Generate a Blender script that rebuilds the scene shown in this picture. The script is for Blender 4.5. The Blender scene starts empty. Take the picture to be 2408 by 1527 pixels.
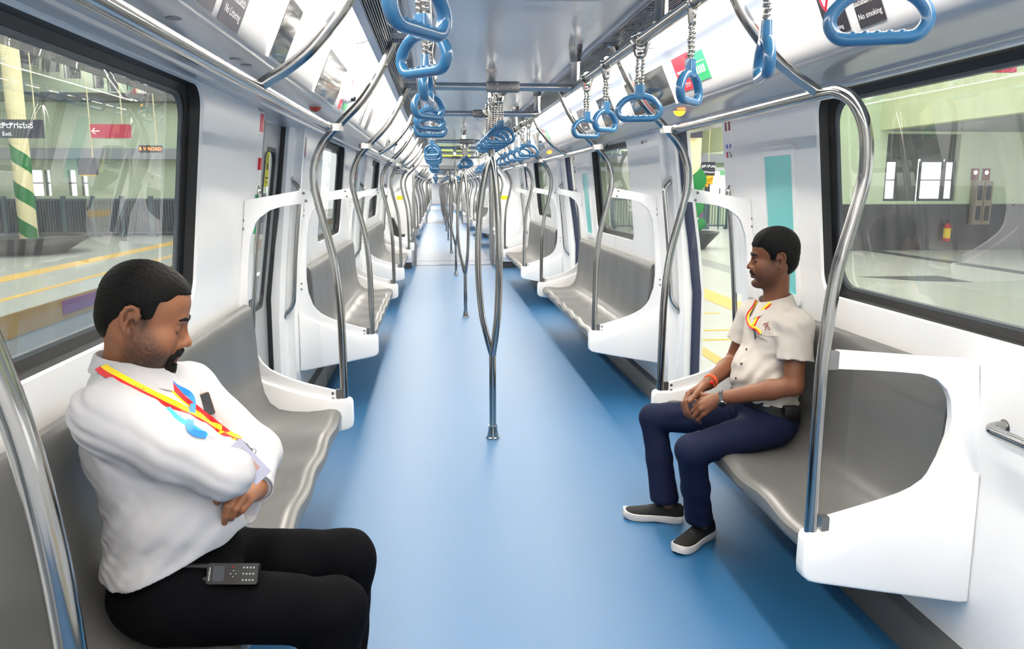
import bpy, bmesh, math, random
import numpy as np
from mathutils import Vector, Matrix

random.seed(7)
SC = bpy.context.scene
COL = SC.collection
PI = math.pi

# ------------------------------------------------------------------ camera
cam_d = bpy.data.cameras.new('camera')
cam = bpy.data.objects.new('camera', cam_d)
COL.objects.link(cam)
SC.camera = cam
F_PX, CX, CY, VPX, VPY = 1844.0, 1204.0, 763.5, 1026.0, 439.5
CAM = Vector((-0.338, 0.0, 1.6))
_a = Vector(((VPX - CX) / F_PX, -(VPY - CY) / F_PX, -1.0)).normalized()   # train axis seen from the camera
_u = Vector((0, -_a.z, _a.y)).normalized()
_x = _a.cross(_u)
_R = Matrix((_x, _a, _u))
cam.matrix_world = Matrix.Translation(CAM) @ _R.to_4x4()
cam_d.sensor_width = 36.0
cam_d.lens = 36.0 * F_PX / 2408.0
cam_d.clip_start = 0.02
cam_d.clip_end = 300
cam_d.dof.use_dof = True
cam_d.dof.focus_distance = 2.9
cam_d.dof.aperture_fstop = 11.0

# ------------------------------------------------------------------ world, exposure
W = bpy.data.worlds.new('sky')
SC.world = W
W.use_nodes = True
_n = W.node_tree.nodes
_bg = _n['Background']
_sky = _n.new('ShaderNodeTexSky')
_sky.sky_type = 'HOSEK_WILKIE'
_sky.turbidity = 6.0
_sky.sun_direction = (0.3, -0.4, 0.87)
_mixw = _n.new('ShaderNodeMixRGB')
_mixw.inputs[0].default_value = 0.75
_mixw.inputs[2].default_value = (1.0, 1.0, 1.0, 1)
W.node_tree.links.new(_sky.outputs[0], _mixw.inputs[1])
W.node_tree.links.new(_mixw.outputs[0], _bg.inputs[0])
_bg.inputs[1].default_value = 0.8
SC.view_settings.view_transform = 'Standard'
SC.view_settings.look = 'None'
SC.view_settings.gamma = 1.0
SC.view_settings.use_curve_mapping = False
SC.view_settings.exposure = 1.95
CY_ = SC.cycles
CY_.max_bounces = 9
CY_.diffuse_bounces = 4
CY_.glossy_bounces = 4
CY_.transmission_bounces = 4
CY_.transparent_max_bounces = 16
CY_.caustics_reflective = False
CY_.caustics_refractive = False
CY_.sample_clamp_indirect = 6.0

# area lamps added under the station roofs to brighten both platforms and the hall
def area(name, loc, rot, sx, sy, power, col=(1, 1, 1)):
    d = bpy.data.lights.new(name, 'AREA')
    d.shape = 'RECTANGLE'; d.size = sx; d.size_y = sy; d.energy = power; d.color = col
    o = bpy.data.objects.new(name, d); o.location = loc; o.rotation_euler = rot
    COL.objects.link(o)
    return o
area('platform_fill_light', (7.5, 14.0, 5.2), (0, 0, 0), 7.0, 30.0, 430, (1.0, 0.99, 0.94))  # added fill below the solid roof, keeps the right platform bright
area('hall_fill_light', (15.0, 12.5, 2.9), (math.radians(35), 0, 0), 6.0, 4.0, 110, (1.0, 0.99, 0.95))  # unseen lamp added to brighten the hall wall under its low ceiling
area('opposite_fill_light', (-9.5, 16.0, 5.6), (0, 0, 0), 6.0, 30.0, 380, (1.0, 0.99, 0.96))  # added fill for the opposite platform, no opening in the roof above

# ------------------------------------------------------------------ materials
def lin(c):
    return tuple(((v / 255.0) / 12.92 if v / 255.0 <= 0.04045 else ((v / 255.0 + 0.055) / 1.055) ** 2.4) for v in c)

MATS = {}
def mat(name, rgb, rough=0.5, metal=0.0, spec=0.5, emit=None, estr=0.0, coat=0.0, noise=None, bump=None, sss=0.0, aniso=0.0):
    """procedural principled material; noise=(scale, amount) mottles the colour, bump=(scale, strength)"""
    m = bpy.data.materials.new(name); m.use_nodes = True
    nt = m.node_tree; b = nt.nodes['Principled BSDF']
    c = (*lin(rgb), 1)
    b.inputs['Base Color'].default_value = c
    b.inputs['Roughness'].default_value = rough
    b.inputs['Metallic'].default_value = metal
    b.inputs['Specular IOR Level'].default_value = spec
    b.inputs['Coat Weight'].default_value = coat
    b.inputs['Coat Roughness'].default_value = 0.08
    if sss:
        b.inputs['Subsurface Weight'].default_value = sss
        b.inputs['Subsurface Radius'].default_value = (0.012, 0.005, 0.003)
    if emit:
        b.inputs['Emission Color'].default_value = (*lin(emit), 1)
        b.inputs['Emission Strength'].default_value = estr
    if noise or bump:
        tc = nt.nodes.new('ShaderNodeTexCoord')
    if noise:
        t = nt.nodes.new('ShaderNodeTexNoise'); t.inputs['Scale'].default_value = noise[0]; t.inputs['Detail'].default_value = 4
        nt.links.new(tc.outputs['Object'], t.inputs['Vector'])
        r = nt.nodes.new('ShaderNodeMapRange')
        r.inputs['To Min'].default_value = 1 - noise[1]; r.inputs['To Max'].default_value = 1 + noise[1]
        nt.links.new(t.outputs['Fac'], r.inputs['Value'])
        v = nt.nodes.new('ShaderNodeVectorMath'); v.operation = 'SCALE'
        v.inputs[0].default_value = c[:3]
        nt.links.new(r.outputs[0], v.inputs['Scale'])
        nt.links.new(v.outputs[0], b.inputs['Base Color'])
    if bump:
        t2 = nt.nodes.new('ShaderNodeTexNoise'); t2.inputs['Scale'].default_value = bump[0]; t2.inputs['Detail'].default_value = 3
        nt.links.new(tc.outputs['Object'], t2.inputs['Vector'])
        bp = nt.nodes.new('ShaderNodeBump'); bp.inputs['Strength'].default_value = bump[1]; bp.inputs['Distance'].default_value = 0.002
        nt.links.new(t2.outputs['Fac'], bp.inputs['Height'])
        nt.links.new(bp.outputs[0], b.inputs['Normal'])
    MATS[name] = m
    return m

def glass(name, tint=(1, 1, 1), ior=1.5, rough=0.0, dirt=0.0):
    m = bpy.data.materials.new(name); m.use_nodes = True
    nt = m.node_tree; nt.nodes.clear()
    out = nt.nodes.new('ShaderNodeOutputMaterial')
    tr = nt.nodes.new('ShaderNodeBsdfTransparent'); tr.inputs[0].default_value = (*tint, 1)
    gl = nt.nodes.new('ShaderNodeBsdfGlossy'); gl.inputs['Roughness'].default_value = rough
    # two-sided Schlick reflectance
    ge = nt.nodes.new('ShaderNodeNewGeometry'); dt = nt.nodes.new('ShaderNodeVectorMath'); dt.operation = 'DOT_PRODUCT'
    nt.links.new(ge.outputs['Normal'], dt.inputs[0]); nt.links.new(ge.outputs['Incoming'], dt.inputs[1])
    def mth(op, a, b=None):
        q = nt.nodes.new('ShaderNodeMath'); q.operation = op
        for i, v in enumerate((a, b)):
            if v is None: continue
            if isinstance(v, (int, float)): q.inputs[i].default_value = v
            else: nt.links.new(v, q.inputs[i])
        return q.outputs[0]
    f0 = ((ior - 1) / (ior + 1)) ** 2
    fr_o = mth('ADD', mth('MULTIPLY', mth('POWER', mth('SUBTRACT', 1.0, mth('ABSOLUTE', dt.outputs['Value'])), 5.0), 1 - f0), f0)
    mx = nt.nodes.new('ShaderNodeMixShader')
    nt.links.new(fr_o, mx.inputs[0]); nt.links.new(tr.outputs[0], mx.inputs[1]); nt.links.new(gl.outputs[0], mx.inputs[2])
    last = mx
    if dirt:
        df = nt.nodes.new('ShaderNodeBsdfDiffuse'); df.inputs[0].default_value = (0.8, 0.82, 0.8, 1)
        tc = nt.nodes.new('ShaderNodeTexCoord')
        mp = nt.nodes.new('ShaderNodeMapping'); mp.inputs['Scale'].default_value = (1, 6, 1.2)
        no = nt.nodes.new('ShaderNodeTexNoise'); no.inputs['Scale'].default_value = 2.2; no.inputs['Detail'].default_value = 6
        nt.links.new(tc.outputs['Object'], mp.inputs[0]); nt.links.new(mp.outputs[0], no.inputs['Vector'])
        mr = nt.nodes.new('ShaderNodeMapRange'); mr.inputs['From Min'].default_value = 0.35; mr.inputs['From Max'].default_value = 0.8
        mr.inputs['To Min'].default_value = dirt * 0.4; mr.inputs['To Max'].default_value = dirt * 1.6
        nt.links.new(no.outputs['Fac'], mr.inputs['Value'])
        m2 = nt.nodes.new('ShaderNodeMixShader')
        nt.links.new(mr.outputs[0], m2.inputs[0]); nt.links.new(mx.outputs[0], m2.inputs[1]); nt.links.new(df.outputs[0], m2.inputs[2])
        last = m2
    nt.links.new(last.outputs[0], out.inputs[0])
    MATS[name] = m
    return m

def emis(name, rgb, s):
    return mat(name, (10, 10, 10), 0.6, emit=rgb, estr=s)

M_FLOOR = mat('blue_rubber_floor', (32, 95, 143), 0.46, spec=1.0, noise=(420, 0.14), bump=(600, 0.12))
M_WHITE = mat('white_gelcoat', (246, 246, 247), 0.22, spec=0.5)
M_WHITE2 = mat('white_panel', (246, 246, 248), 0.3)
M_STEEL = mat('polished_stainless', (168, 167, 165), 0.13, 1.0)
M_BRUSH = mat('brushed_stainless', (150, 150, 150), 0.3, 1.0)
M_DARKST = mat('dark_clamp_metal', (110, 111, 114), 0.35, 1.0)
M_SEAT = mat('grey_seat_shell', (108, 108, 108), 0.34, 0.2, noise=(300, 0.06))
M_BLACK = mat('black_rubber', (14, 15, 20), 0.45)
M_DGREY = mat('dark_grey', (60, 62, 66), 0.5)
M_GREY = mat('mid_grey_paint', (150, 153, 158), 0.4)
M_LGREY = mat('light_grey_paint', (190, 193, 198), 0.35)
M_DOORGREY = mat('door_leaf_grey', (176, 178, 180), 0.35, 0.3)
M_CEIL = mat('satin_ceiling_panel', (220, 222, 229), 0.2, 0.3, spec=0.9)
M_BAND = mat('ceiling_band', (160, 168, 184), 0.25, 0.4)
M_SLAT = mat('grille_slat', (128, 131, 138), 0.35, 0.6)
M_COVE = mat('cove_gelcoat', (198, 198, 202), 0.22, spec=0.5)
M_GASK = mat('dull_window_frame', (84, 91, 98), 0.4)
M_LIGHT = emis('light_diffuser', (255, 247, 232), 11.0)
M_BLUE = mat('blue_strap_plastic', (46, 102, 146), 0.25, coat=0.3)
M_CHROME = mat('chrome_bead', (180, 177, 173), 0.22, 1.0)
M_SEAL = mat('dark_blue_seal', (38, 48, 78), 0.4)
M_TEAL = mat('teal_backlit_panel', (112, 190, 188), 0.3, emit=(112, 190, 188), estr=0.04)
M_KICK = mat('grey_kick_panel', (90, 91, 92), 0.45, 0.2)
M_GLASS = glass('window_glass', (0.84, 0.89, 0.86), 2.7, 0.0, 0.10)
M_SCREEN_GLASS = glass('screen_partition_glass', (0.985, 0.99, 0.99), 1.25)
M_BOLT = mat('bolt', (140, 140, 140), 0.3, 1.0)
M_SCREEN = mat('black_display_glass', (9, 10, 12), 0.04, spec=1.0, coat=1.0)

# ------------------------------------------------------------------ mesh builder
class MB:
    def __init__(s):
        s.v = []; s.f = []; s.mi = []; s.m = 0
    def add(s, vs, fs):
        o = len(s.v)
        s.v.extend([tuple(p) for p in vs])
        for f in fs:
            s.f.append([i + o for i in f]); s.mi.append(s.m)
        return o
    def box(s, a, b, bev=0.0):
        x0, y0, z0 = [min(a[i], b[i]) for i in range(3)]; x1, y1, z1 = [max(a[i], b[i]) for i in range(3)]
        if bev <= 0:
            s.add([(x0, y0, z0), (x1, y0, z0), (x1, y1, z0), (x0, y1, z0), (x0, y0, z1), (x1, y0, z1), (x1, y1, z1), (x0, y1, z1)],
                  [(3, 2, 1, 0), (4, 5, 6, 7), (0, 1, 5, 4), (1, 2, 6, 5), (2, 3, 7, 6), (3, 0, 4, 7)])
        else:
            bm = bmesh.new(); bmesh.ops.create_cube(bm, size=1)
            for v in bm.verts:
                v.co = Vector(((x0 + x1) / 2 + v.co.x * (x1 - x0), (y0 + y1) / 2 + v.co.y * (y1 - y0), (z0 + z1) / 2 + v.co.z * (z1 - z0)))
            bmesh.ops.bevel(bm, geom=bm.edges[:], offset=bev, segments=2, affect='EDGES', profile=0.6)
            s.bm(bm)
        return s
    def bm(s, bm, M=None):
        bm.verts.index_update()
        s.add([(M @ v.co if M else v.co) for v in bm.verts], [[v.index for v in f.verts] for f in bm.faces])
        bm.free()
    def loops(s, rings, closed=True, cap=False, closed_u=False):
        n = len(rings[0]); vs = [p for r in rings for p in r]; fs = []
        R = len(rings)
        for i in range(R if closed_u else R - 1):
            j = (i + 1) % R
            for k in range(n if closed else n - 1):
                l = (k + 1) % n
                fs.append((i * n + k, i * n + l, j * n + l, j * n + k))
        if cap:
            fs.append(tuple(range(n))[::-1]); fs.append(tuple((R - 1) * n + k for k in range(n)))
        s.add(vs, fs)
        return s
    def tube(s, pts, r, seg=12, cap=True, closed=False, flat=None):
        pts = [Vector(p) for p in pts]; N = len(pts)
        rs = r if isinstance(r, (list, tuple)) else [r] * N
        rings = []; up = None
        for i in range(N):
            if closed:
                t = (pts[(i + 1) % N] - pts[i - 1])
            else:
                t = (pts[min(i + 1, N - 1)] - pts[max(i - 1, 0)])
            t.normalize()
            if up is None:
                up = Vector((0, 0, 1)) if abs(t.z) < 0.9 else Vector((0, 1, 0))
            a = t.cross(up)
            if a.length < 1e-6:
                a = t.orthogonal()
            a.normalize(); b = a.cross(t).normalized(); up = b
            fa, fb = flat if flat else (1, 1)
            rings.append([pts[i] + (a * math.cos(2 * PI * k / seg) * fa + b * math.sin(2 * PI * k / seg) * fb) * rs[i] for k in range(seg)])
        s.loops(rings, True, cap and not closed, closed)
        return s
    def lathe(s, prof, c, axis=(0, 0, 1), seg=20, cap=True):
        ax = Vector(axis).normalized(); a = ax.orthogonal().normalized(); b = ax.cross(a); c = Vector(c)
        s.loops([[c + ax * h + (a * math.cos(2 * PI * k / seg) + b * math.sin(2 * PI * k / seg)) * max(r, 1e-4) for k in range(seg)] for r, h in prof], True, cap)
        return s
    def ball(s, c, r, seg=10, rings=7, M=None):
        rx, ry, rz = r if isinstance(r, (tuple, list)) else (r, r, r)
        c = Vector(c); rr = []
        for i in range(rings + 1):
            t = PI * i / rings; q = max(math.sin(t), 1e-3)
            ring = [Vector((rx * q * math.cos(2 * PI * k / seg), ry * q * math.sin(2 * PI * k / seg), -rz * math.cos(t))) for k in range(seg)]
            if M: ring = [M @ p for p in ring]
            rr.append([c + p for p in ring])
        s.loops(rr, True, True)
        return s
    def prism(s, poly, fn, d0, d1):
        """poly: 2D outline; fn(u, v, d) -> xyz; extruded from d0 to d1"""
        n = len(poly)
        vs = [fn(u, v, d0) for u, v in poly] + [fn(u, v, d1) for u, v in poly]
        fs = [(k, (k + 1) % n, n + (k + 1) % n, n + k) for k in range(n)] + [tuple(range(n))[::-1], tuple(range(n, 2 * n))]
        s.add(vs, fs)
        return s
    def build(s, name, m, parent=None, smooth=35, base=None, link=True):
        me = bpy.data.meshes.new(name)
        off = Vector(parent.location) if parent is not None and parent.parent is None else Vector((0, 0, 0))
        if parent is not None and parent.parent is not None:
            off = Vector(parent.matrix_world_base)
        if base is not None: off = Vector(base)
        me.from_pydata([(p[0] - off.x, p[1] - off.y, p[2] - off.z) for p in s.v], [], s.f)
        ms = m if isinstance(m, (list, tuple)) else [m]
        for q in ms: me.materials.append(q)
        if len(ms) > 1: me.polygons.foreach_set('material_index', s.mi)
        bm = bmesh.new(); bm.from_mesh(me); bmesh.ops.recalc_face_normals(bm, faces=bm.faces); bm.to_mesh(me); bm.free()
        if smooth:
            me.polygons.foreach_set('use_smooth', [True] * len(me.polygons))
            me.set_sharp_from_angle(angle=math.radians(smooth))
        me.update()
        o = bpy.data.objects.new(name, me)
        if link: COL.objects.link(o)
        if parent is not None: o.parent = parent
        elif base is not None: o.location = base
        return o

def thing(name, label, cat, loc=(0, 0, 0), group=None):
    o = bpy.data.objects.new(name, None); o.empty_display_size = 0.05
    COL.objects.link(o); o.location = loc
    o['label'] = label; o['category'] = cat
    if group: o['group'] = group
    return o
def tag(o, label, cat, group=None):
    o['label'] = label; o['category'] = cat
    if group: o['group'] = group
    return o
def part(mb, name, m, root, smooth=35, label=None):
    """a part of `root`; a sub-part when `root` is itself a part (its own origin coincides with its thing's)"""
    top = root
    while top.parent is not None: top = top.parent
    o = mb.build(name, m, None, smooth, base=top.location)
    o.location = (0, 0, 0); o.parent = root
    if label: o['label'] = label
    return o
def solo(mb, name, m, label, cat, loc, group=None, smooth=35):
    return tag(mb.build(name, m, None, smooth, base=loc), label, cat, group)
def struct(mb, name, m, smooth=35):
    o = mb.build(name, m, None, smooth); o['kind'] = 'structure'
    return o
def copy_tree(o, parent=None):
    c = o.copy(); COL.objects.link(c)
    if parent is not None: c.parent = parent
    for ch in o.children: copy_tree(ch, c)
    return c
def dup(root, loc, label, rotz=None, group=None):
    c = copy_tree(root); c.location = loc
    if rotz is not None: c.rotation_euler = (0, 0, rotz)
    c['label'] = label
    if group: c['group'] = group
    return c

def fillet(pts, r, n=6):
    """round the inner corners of a polyline"""
    P = [Vector(p) for p in pts]; out = [P[0]]
    rr = r if isinstance(r, (list, tuple)) else [r] * len(P)
    for i in range(1, len(P) - 1):
        a = (P[i - 1] - P[i]); b = (P[i + 1] - P[i])
        d = min(rr[i], a.length * 0.49, b.length * 0.49)
        p0 = P[i] + a.normalized() * d; p1 = P[i] + b.normalized() * d
        for k in range(n + 1):
            t = k / n
            out.append(p0 * (1 - t) ** 2 + P[i] * 2 * t * (1 - t) + p1 * t * t)
    out.append(P[-1])
    return out
def catmull(pts, n=6):
    P = [Vector(p) for p in pts]; P = [P[0] * 2 - P[1]] + P + [P[-1] * 2 - P[-2]]; out = []
    for i in range(1, len(P) - 2):
        for k in range(n):
            t = k / n; p0, p1, p2, p3 = P[i - 1:i + 3]
            out.append(0.5 * ((2 * p1) + (p2 - p0) * t + (2 * p0 - 5 * p1 + 4 * p2 - p3) * t * t + (3 * p1 - p0 - 3 * p2 + p3) * t ** 3))
    out.append(P[-2])
    return out
def interp(tab, z):
    if z <= tab[0][0]: return tab[0][1]
    for (a, b), (c, d) in zip(tab, tab[1:]):
        if z <= c: return b + (d - b) * (z - a) / (c - a)
    return tab[-1][1]
def rrect(x0, y0, x1, y1, r, m=4):
    """rounded rectangle, counter-clockwise; corner c spans indices c*(2m+1).."""
    rr = r if isinstance(r, (list, tuple)) else [r] * 4
    C = [(x1 - rr[0], y0 + rr[0], -90), (x1 - rr[1], y1 - rr[1], 0), (x0 + rr[2], y1 - rr[2], 90), (x0 + rr[3], y0 + rr[3], 180)]
    out = []
    for (cx, cy, a0), q in zip(C, rr):
        for k in range(2 * m + 1):
            a = math.radians(a0 + 90 * k / (2 * m)); out.append((cx + q * math.cos(a), cy + q * math.sin(a)))
    return out
def rect_match(hole, x0, y0, x1, y1, m=4):
    """the outer loop on a rectangle that pairs with rrect(hole)"""
    out = []
    for c in range(4):
        for k in range(2 * m + 1):
            px, py = hole[c * (2 * m + 1) + k]
            if k == m: q = [(x1, y0), (x1, y1), (x0, y1), (x0, y0)][c]
            elif k < m: q = [(px, y0), (x1, py), (px, y1), (x0, py)][c]
            else: q = [(x1, py), (px, y1), (x0, py), (px, y0)][c]
            out.append(q)
    return out

_TXT = {}
def text_mb(mb, txt, size, fn, align='CENTER', depth=0.0006, bold=0.0):
    """flat lettering: fn(u, v) -> xyz places the outline; filled, a hair proud of the surface"""
    key = (txt, align, bold)
    if key not in _TXT:
        cu = bpy.data.curves.new('lettering', 'FONT'); cu.body = txt; cu.align_x = align; cu.align_y = 'CENTER'
        cu.size = 1.0; cu.resolution_u = 2; cu.offset = bold
        o = bpy.data.objects.new('lettering', cu); COL.objects.link(o)
        me = bpy.data.meshes.new_from_object(o.evaluated_get(bpy.context.evaluated_depsgraph_get()))
        _TXT[key] = ([(v.co.x, v.co.y) for v in me.vertices], [list(p.vertices) for p in me.polygons])
        bpy.data.objects.remove(o); bpy.data.curves.remove(cu); bpy.data.meshes.remove(me)
    vs, fs = _TXT[key]
    mb.add([fn(x * size, y * size) for x, y in vs], fs)
# ================================================================== car geometry constants (metres; x across, y along the train)
PITCH = 4.78                       # door pitch
def DOOR(k): return 0.02 + PITCH * k
XL = [(-0.2, 1.345), (0.0, 1.345), (0.7, 1.335), (1.03, 1.31), (1.54, 1.258), (2.02, 1.203), (2.3, 1.17)]      # bay lining
XP = [(0.0, 1.40), (0.7, 1.39), (1.03, 1.365), (1.54, 1.312), (2.02, 1.255), (2.3, 1.22)]       # door pillars, set back
XD = [(0.0, 1.505), (0.85, 1.495), (1.2, 1.45), (1.5, 1.4), (2.06, 1.33)]                        # door leaf plane
def xl(z): return interp(XL, z)
def xp(z): return interp(XP, z)
def xd(z): return interp(XD, z)
SOF = 1.99                         # soffit height
ZC = 2.29                          # ceiling height
CAR0, CAR1 = -2.3, 16.25
HALF_OPEN = 0.60
NEAR_OPEN = 0.53
ZL = [0.0, 0.12, 0.4, 0.7, 0.88, 1.03, 1.16, 1.35, 1.54, 1.75, 1.95, 2.0]
WZ0, WZ1 = 1.15, 1.977

def wall_bay(mb, s, ya, yb, win):
    """one white lining bay; win = (y0, y1) of its window or None"""
    if win is None:
        mb.loops([[(s * xl(z), y, z) for z in ZL] for y in (ya, (ya + yb) / 2, yb)], False)
    else:
        zlo = 0.95
        zz = [z for z in ZL if z < zlo] + [zlo]
        mb.loops([[(s * xl(z), y, z) for z in zz] for y in (ya, yb)], False)
        h = rrect(win[0], WZ0, win[1], WZ1, 0.09)
        o = rect_match(h, ya, zlo, yb, 2.0)
        rings = []
        for t in (0, 0.35, 0.7, 0.9, 1.0):
            rings.append([(s * xl(b[1] * (1 - t) + a[1] * t), b[0] * (1 - t) + a[0] * t, b[1] * (1 - t) + a[1] * t) for a, b in zip(h, o)])
        # softly rounded lip into the window reveal
        rings.append([(s * (xl(a[1]) + 0.012), a[0], a[1]) for a in rrect(win[0] + 0.004, WZ0 + 0.004, win[1] - 0.004, WZ1 - 0.004, 0.087)])
        mb.loops(rings, True)
    # returns at both ends, back to the pillars
    for y in (ya, yb):
        mb.loops([[(s * xl(z), y, z) for z in ZL], [(s * (xp(z) + 0.0), y, z) for z in ZL]], False)

def window(n, s, win):
    root = bpy.data.objects.new('window_%d' % n, None); COL.objects.link(root); root['kind'] = 'structure'
    root.location = (s * xl(WZ0), (win[0] + win[1]) / 2, WZ0)
    def loop(d, dx):
        return [(s * (xl(z) + dx), y, z) for y, z in rrect(win[0] + d, WZ0 + d, win[1] - d, WZ1 - d, 0.087)]
    g = MB(); g.loops([loop(0.002, 0.008), loop(0.006, 0.05), loop(0.03, 0.06), loop(0.03, 0.075)], True)
    part(g, 'rubber_gasket', M_BLACK, root)
    g = MB(); g.loops([loop(0.028, 0.066), loop(0.042, 0.068), loop(0.045, 0.08)], True)
    part(g, 'window_frame', M_GASK, root)
    g = MB(); r = loop(0.036, 0.074); g.add(r, [tuple(range(len(r)))])
    part(g, 'glass_pane', M_GLASS, root, smooth=0)
    return root

def pillar(mb, s, ya, yb, jamb):
    """door pillar between the lining and the opening; jamb = y of the opening edge"""
    z = [0.0, 0.3, 0.7, 0.85, 1.03, 1.2, 1.4, 1.54, 1.8, SOF + 0.01]
    A = [(s * xp(q), ya, q) for q in z]; B = [(s * xp(q), yb, q) for q in z]
    e = 0.03 if jamb == yb else -0.03
    Cc = [(s * (xp(q) + 0.03), jamb + (e if 0 else 0), q) for q in z]
    D = [(s * (xd(q) + 0.06), jamb, q) for q in z]
    if jamb == yb:
        B = [(s * xp(q), yb - 0.03, q) for q in z]; mb.loops([A, B, Cc, D], False)
    else:
        A = [(s * xp(q), ya + 0.03, q) for q in z]; mb.loops([B, A, Cc, D], False)

def side_wall(name, s, doors, ya, yb, wins):
    mb = MB()
    edges = []
    y = ya
    for c in doors:
        edges.append((y, c - 0.70)); y = c + 0.70
    edges.append((y, yb))
    for (a, b) in edges:
        if b - a < 0.1: continue
        w = [q for q in wins if a < q[0] and q[1] < b]
        wall_bay(mb, s, a, b, w[0] if w else None)
    for c in doors:
        pillar(mb, s, c - 0.70, c - NEAR_OPEN, c - NEAR_OPEN)
        pillar(mb, s, c + HALF_OPEN, c + 0.70, c + HALF_OPEN)
    return struct(mb, name, M_WHITE)

# ------------------------------------------------------------------ shell of the first car
def car_shell(y0, y1, tagname):
    f = MB(); f.box((-1.46, y0, -0.06), (1.46, y1, 0.0)); struct(f, 'floor' if not tagname else 'floor_' + tagname, M_FLOOR, 0)
    # ceiling: flat satin panel in the middle
    c = MB()
    c.box((-0.435, y0, ZC), (0.435, y1, ZC + 0.02))
    struct(c, 'ceiling' if not tagname else 'ceiling_' + tagname, M_CEIL, 0)
    for s, nm in ((-1, 'left'), (1, 'right')):
        b = MB()
        prof = [(0.435, ZC + 0.01), (0.435, ZC - 0.012), (0.452, ZC - 0.016), (0.452, ZC + 0.02)]
        b.loops([[(s * x, y, z) for x, z in prof] for y in (y0, y1)], False)
        prof = [(0.602, ZC + 0.0), (0.604, ZC - 0.026), (0.638, ZC - 0.035), (0.640, ZC + 0.01)]
        b.loops([[(s * x, y, z) for x, z in prof] for y in (y0, y1)], False)
        prof = [(0.763, ZC + 0.0), (0.764, ZC - 0.046), (0.770, ZC - 0.054), (0.780, ZC - 0.062), (0.792, ZC - 0.084)]
        b.loops([[(s * x, y, z) for x, z in prof] for y in (y0, y1)], False)
        struct(b, 'trim_ceiling_' + nm + ('_' + tagname if tagname else ''), M_BAND)
        # cove panel carrying displays and stickers, rolling into the soffit
        v = MB()
        prof = [(0.792, ZC - 0.084), (0.808, 2.17), (0.838, 2.10), (0.863, 2.04), (0.874, 2.014), (0.888, 1.998), (0.905, 1.99), (1.0, SOF), (1.13, SOF - 0.004),
                (1.134, SOF - 0.014), (1.142, SOF - 0.016), (1.148, SOF - 0.006), (1.215, SOF - 0.006)]
        v.loops([[(s * x, y, z) for x, z in prof] for y in (y0, y1)], False)
        v.loops([[(s * x, y, SOF - 0.004) for x in (1.2, 1.52)] for y in (y0, y1)], False)
        v.loops([[(s * x, y, ZC + 0.03) for x in (0.44, 0.85)] for y in (y0, y1)], False)      # duct above grille and lights
        struct(v, 'trim_cove_' + nm + ('_' + tagname if tagname else ''), M_COVE)
        k = MB()
        prof = [(1.262, 0.0), (1.268, 0.02), (1.285, 0.10), (1.296, 0.112), (1.345, 0.118)]
        k.loops([[(s * x, y, z) for x, z in prof] for y in (y0, y1)], False)
        struct(k, 'baseboard_' + nm + ('_' + tagname if tagname else ''), M_KICK)
car_shell(CAR0, CAR1, '')

BAYS = [(DOOR(k) + 0.70, DOOR(k + 1) - 0.70) for k in range(3)]
WINS = [((a + b) / 2 - 0.76, (a + b) / 2 + 0.78) for a, b in BAYS]
side_wall('wall_left', -1, [DOOR(k) for k in range(4)], CAR0, CAR1, WINS)
side_wall('wall_right', 1, [DOOR(k) for k in range(4)], CAR0, CAR1, WINS)
_wn = 0
for w in WINS:
    for s in (-1, 1):
        _wn += 1
        window(_wn, s, w)

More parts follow.
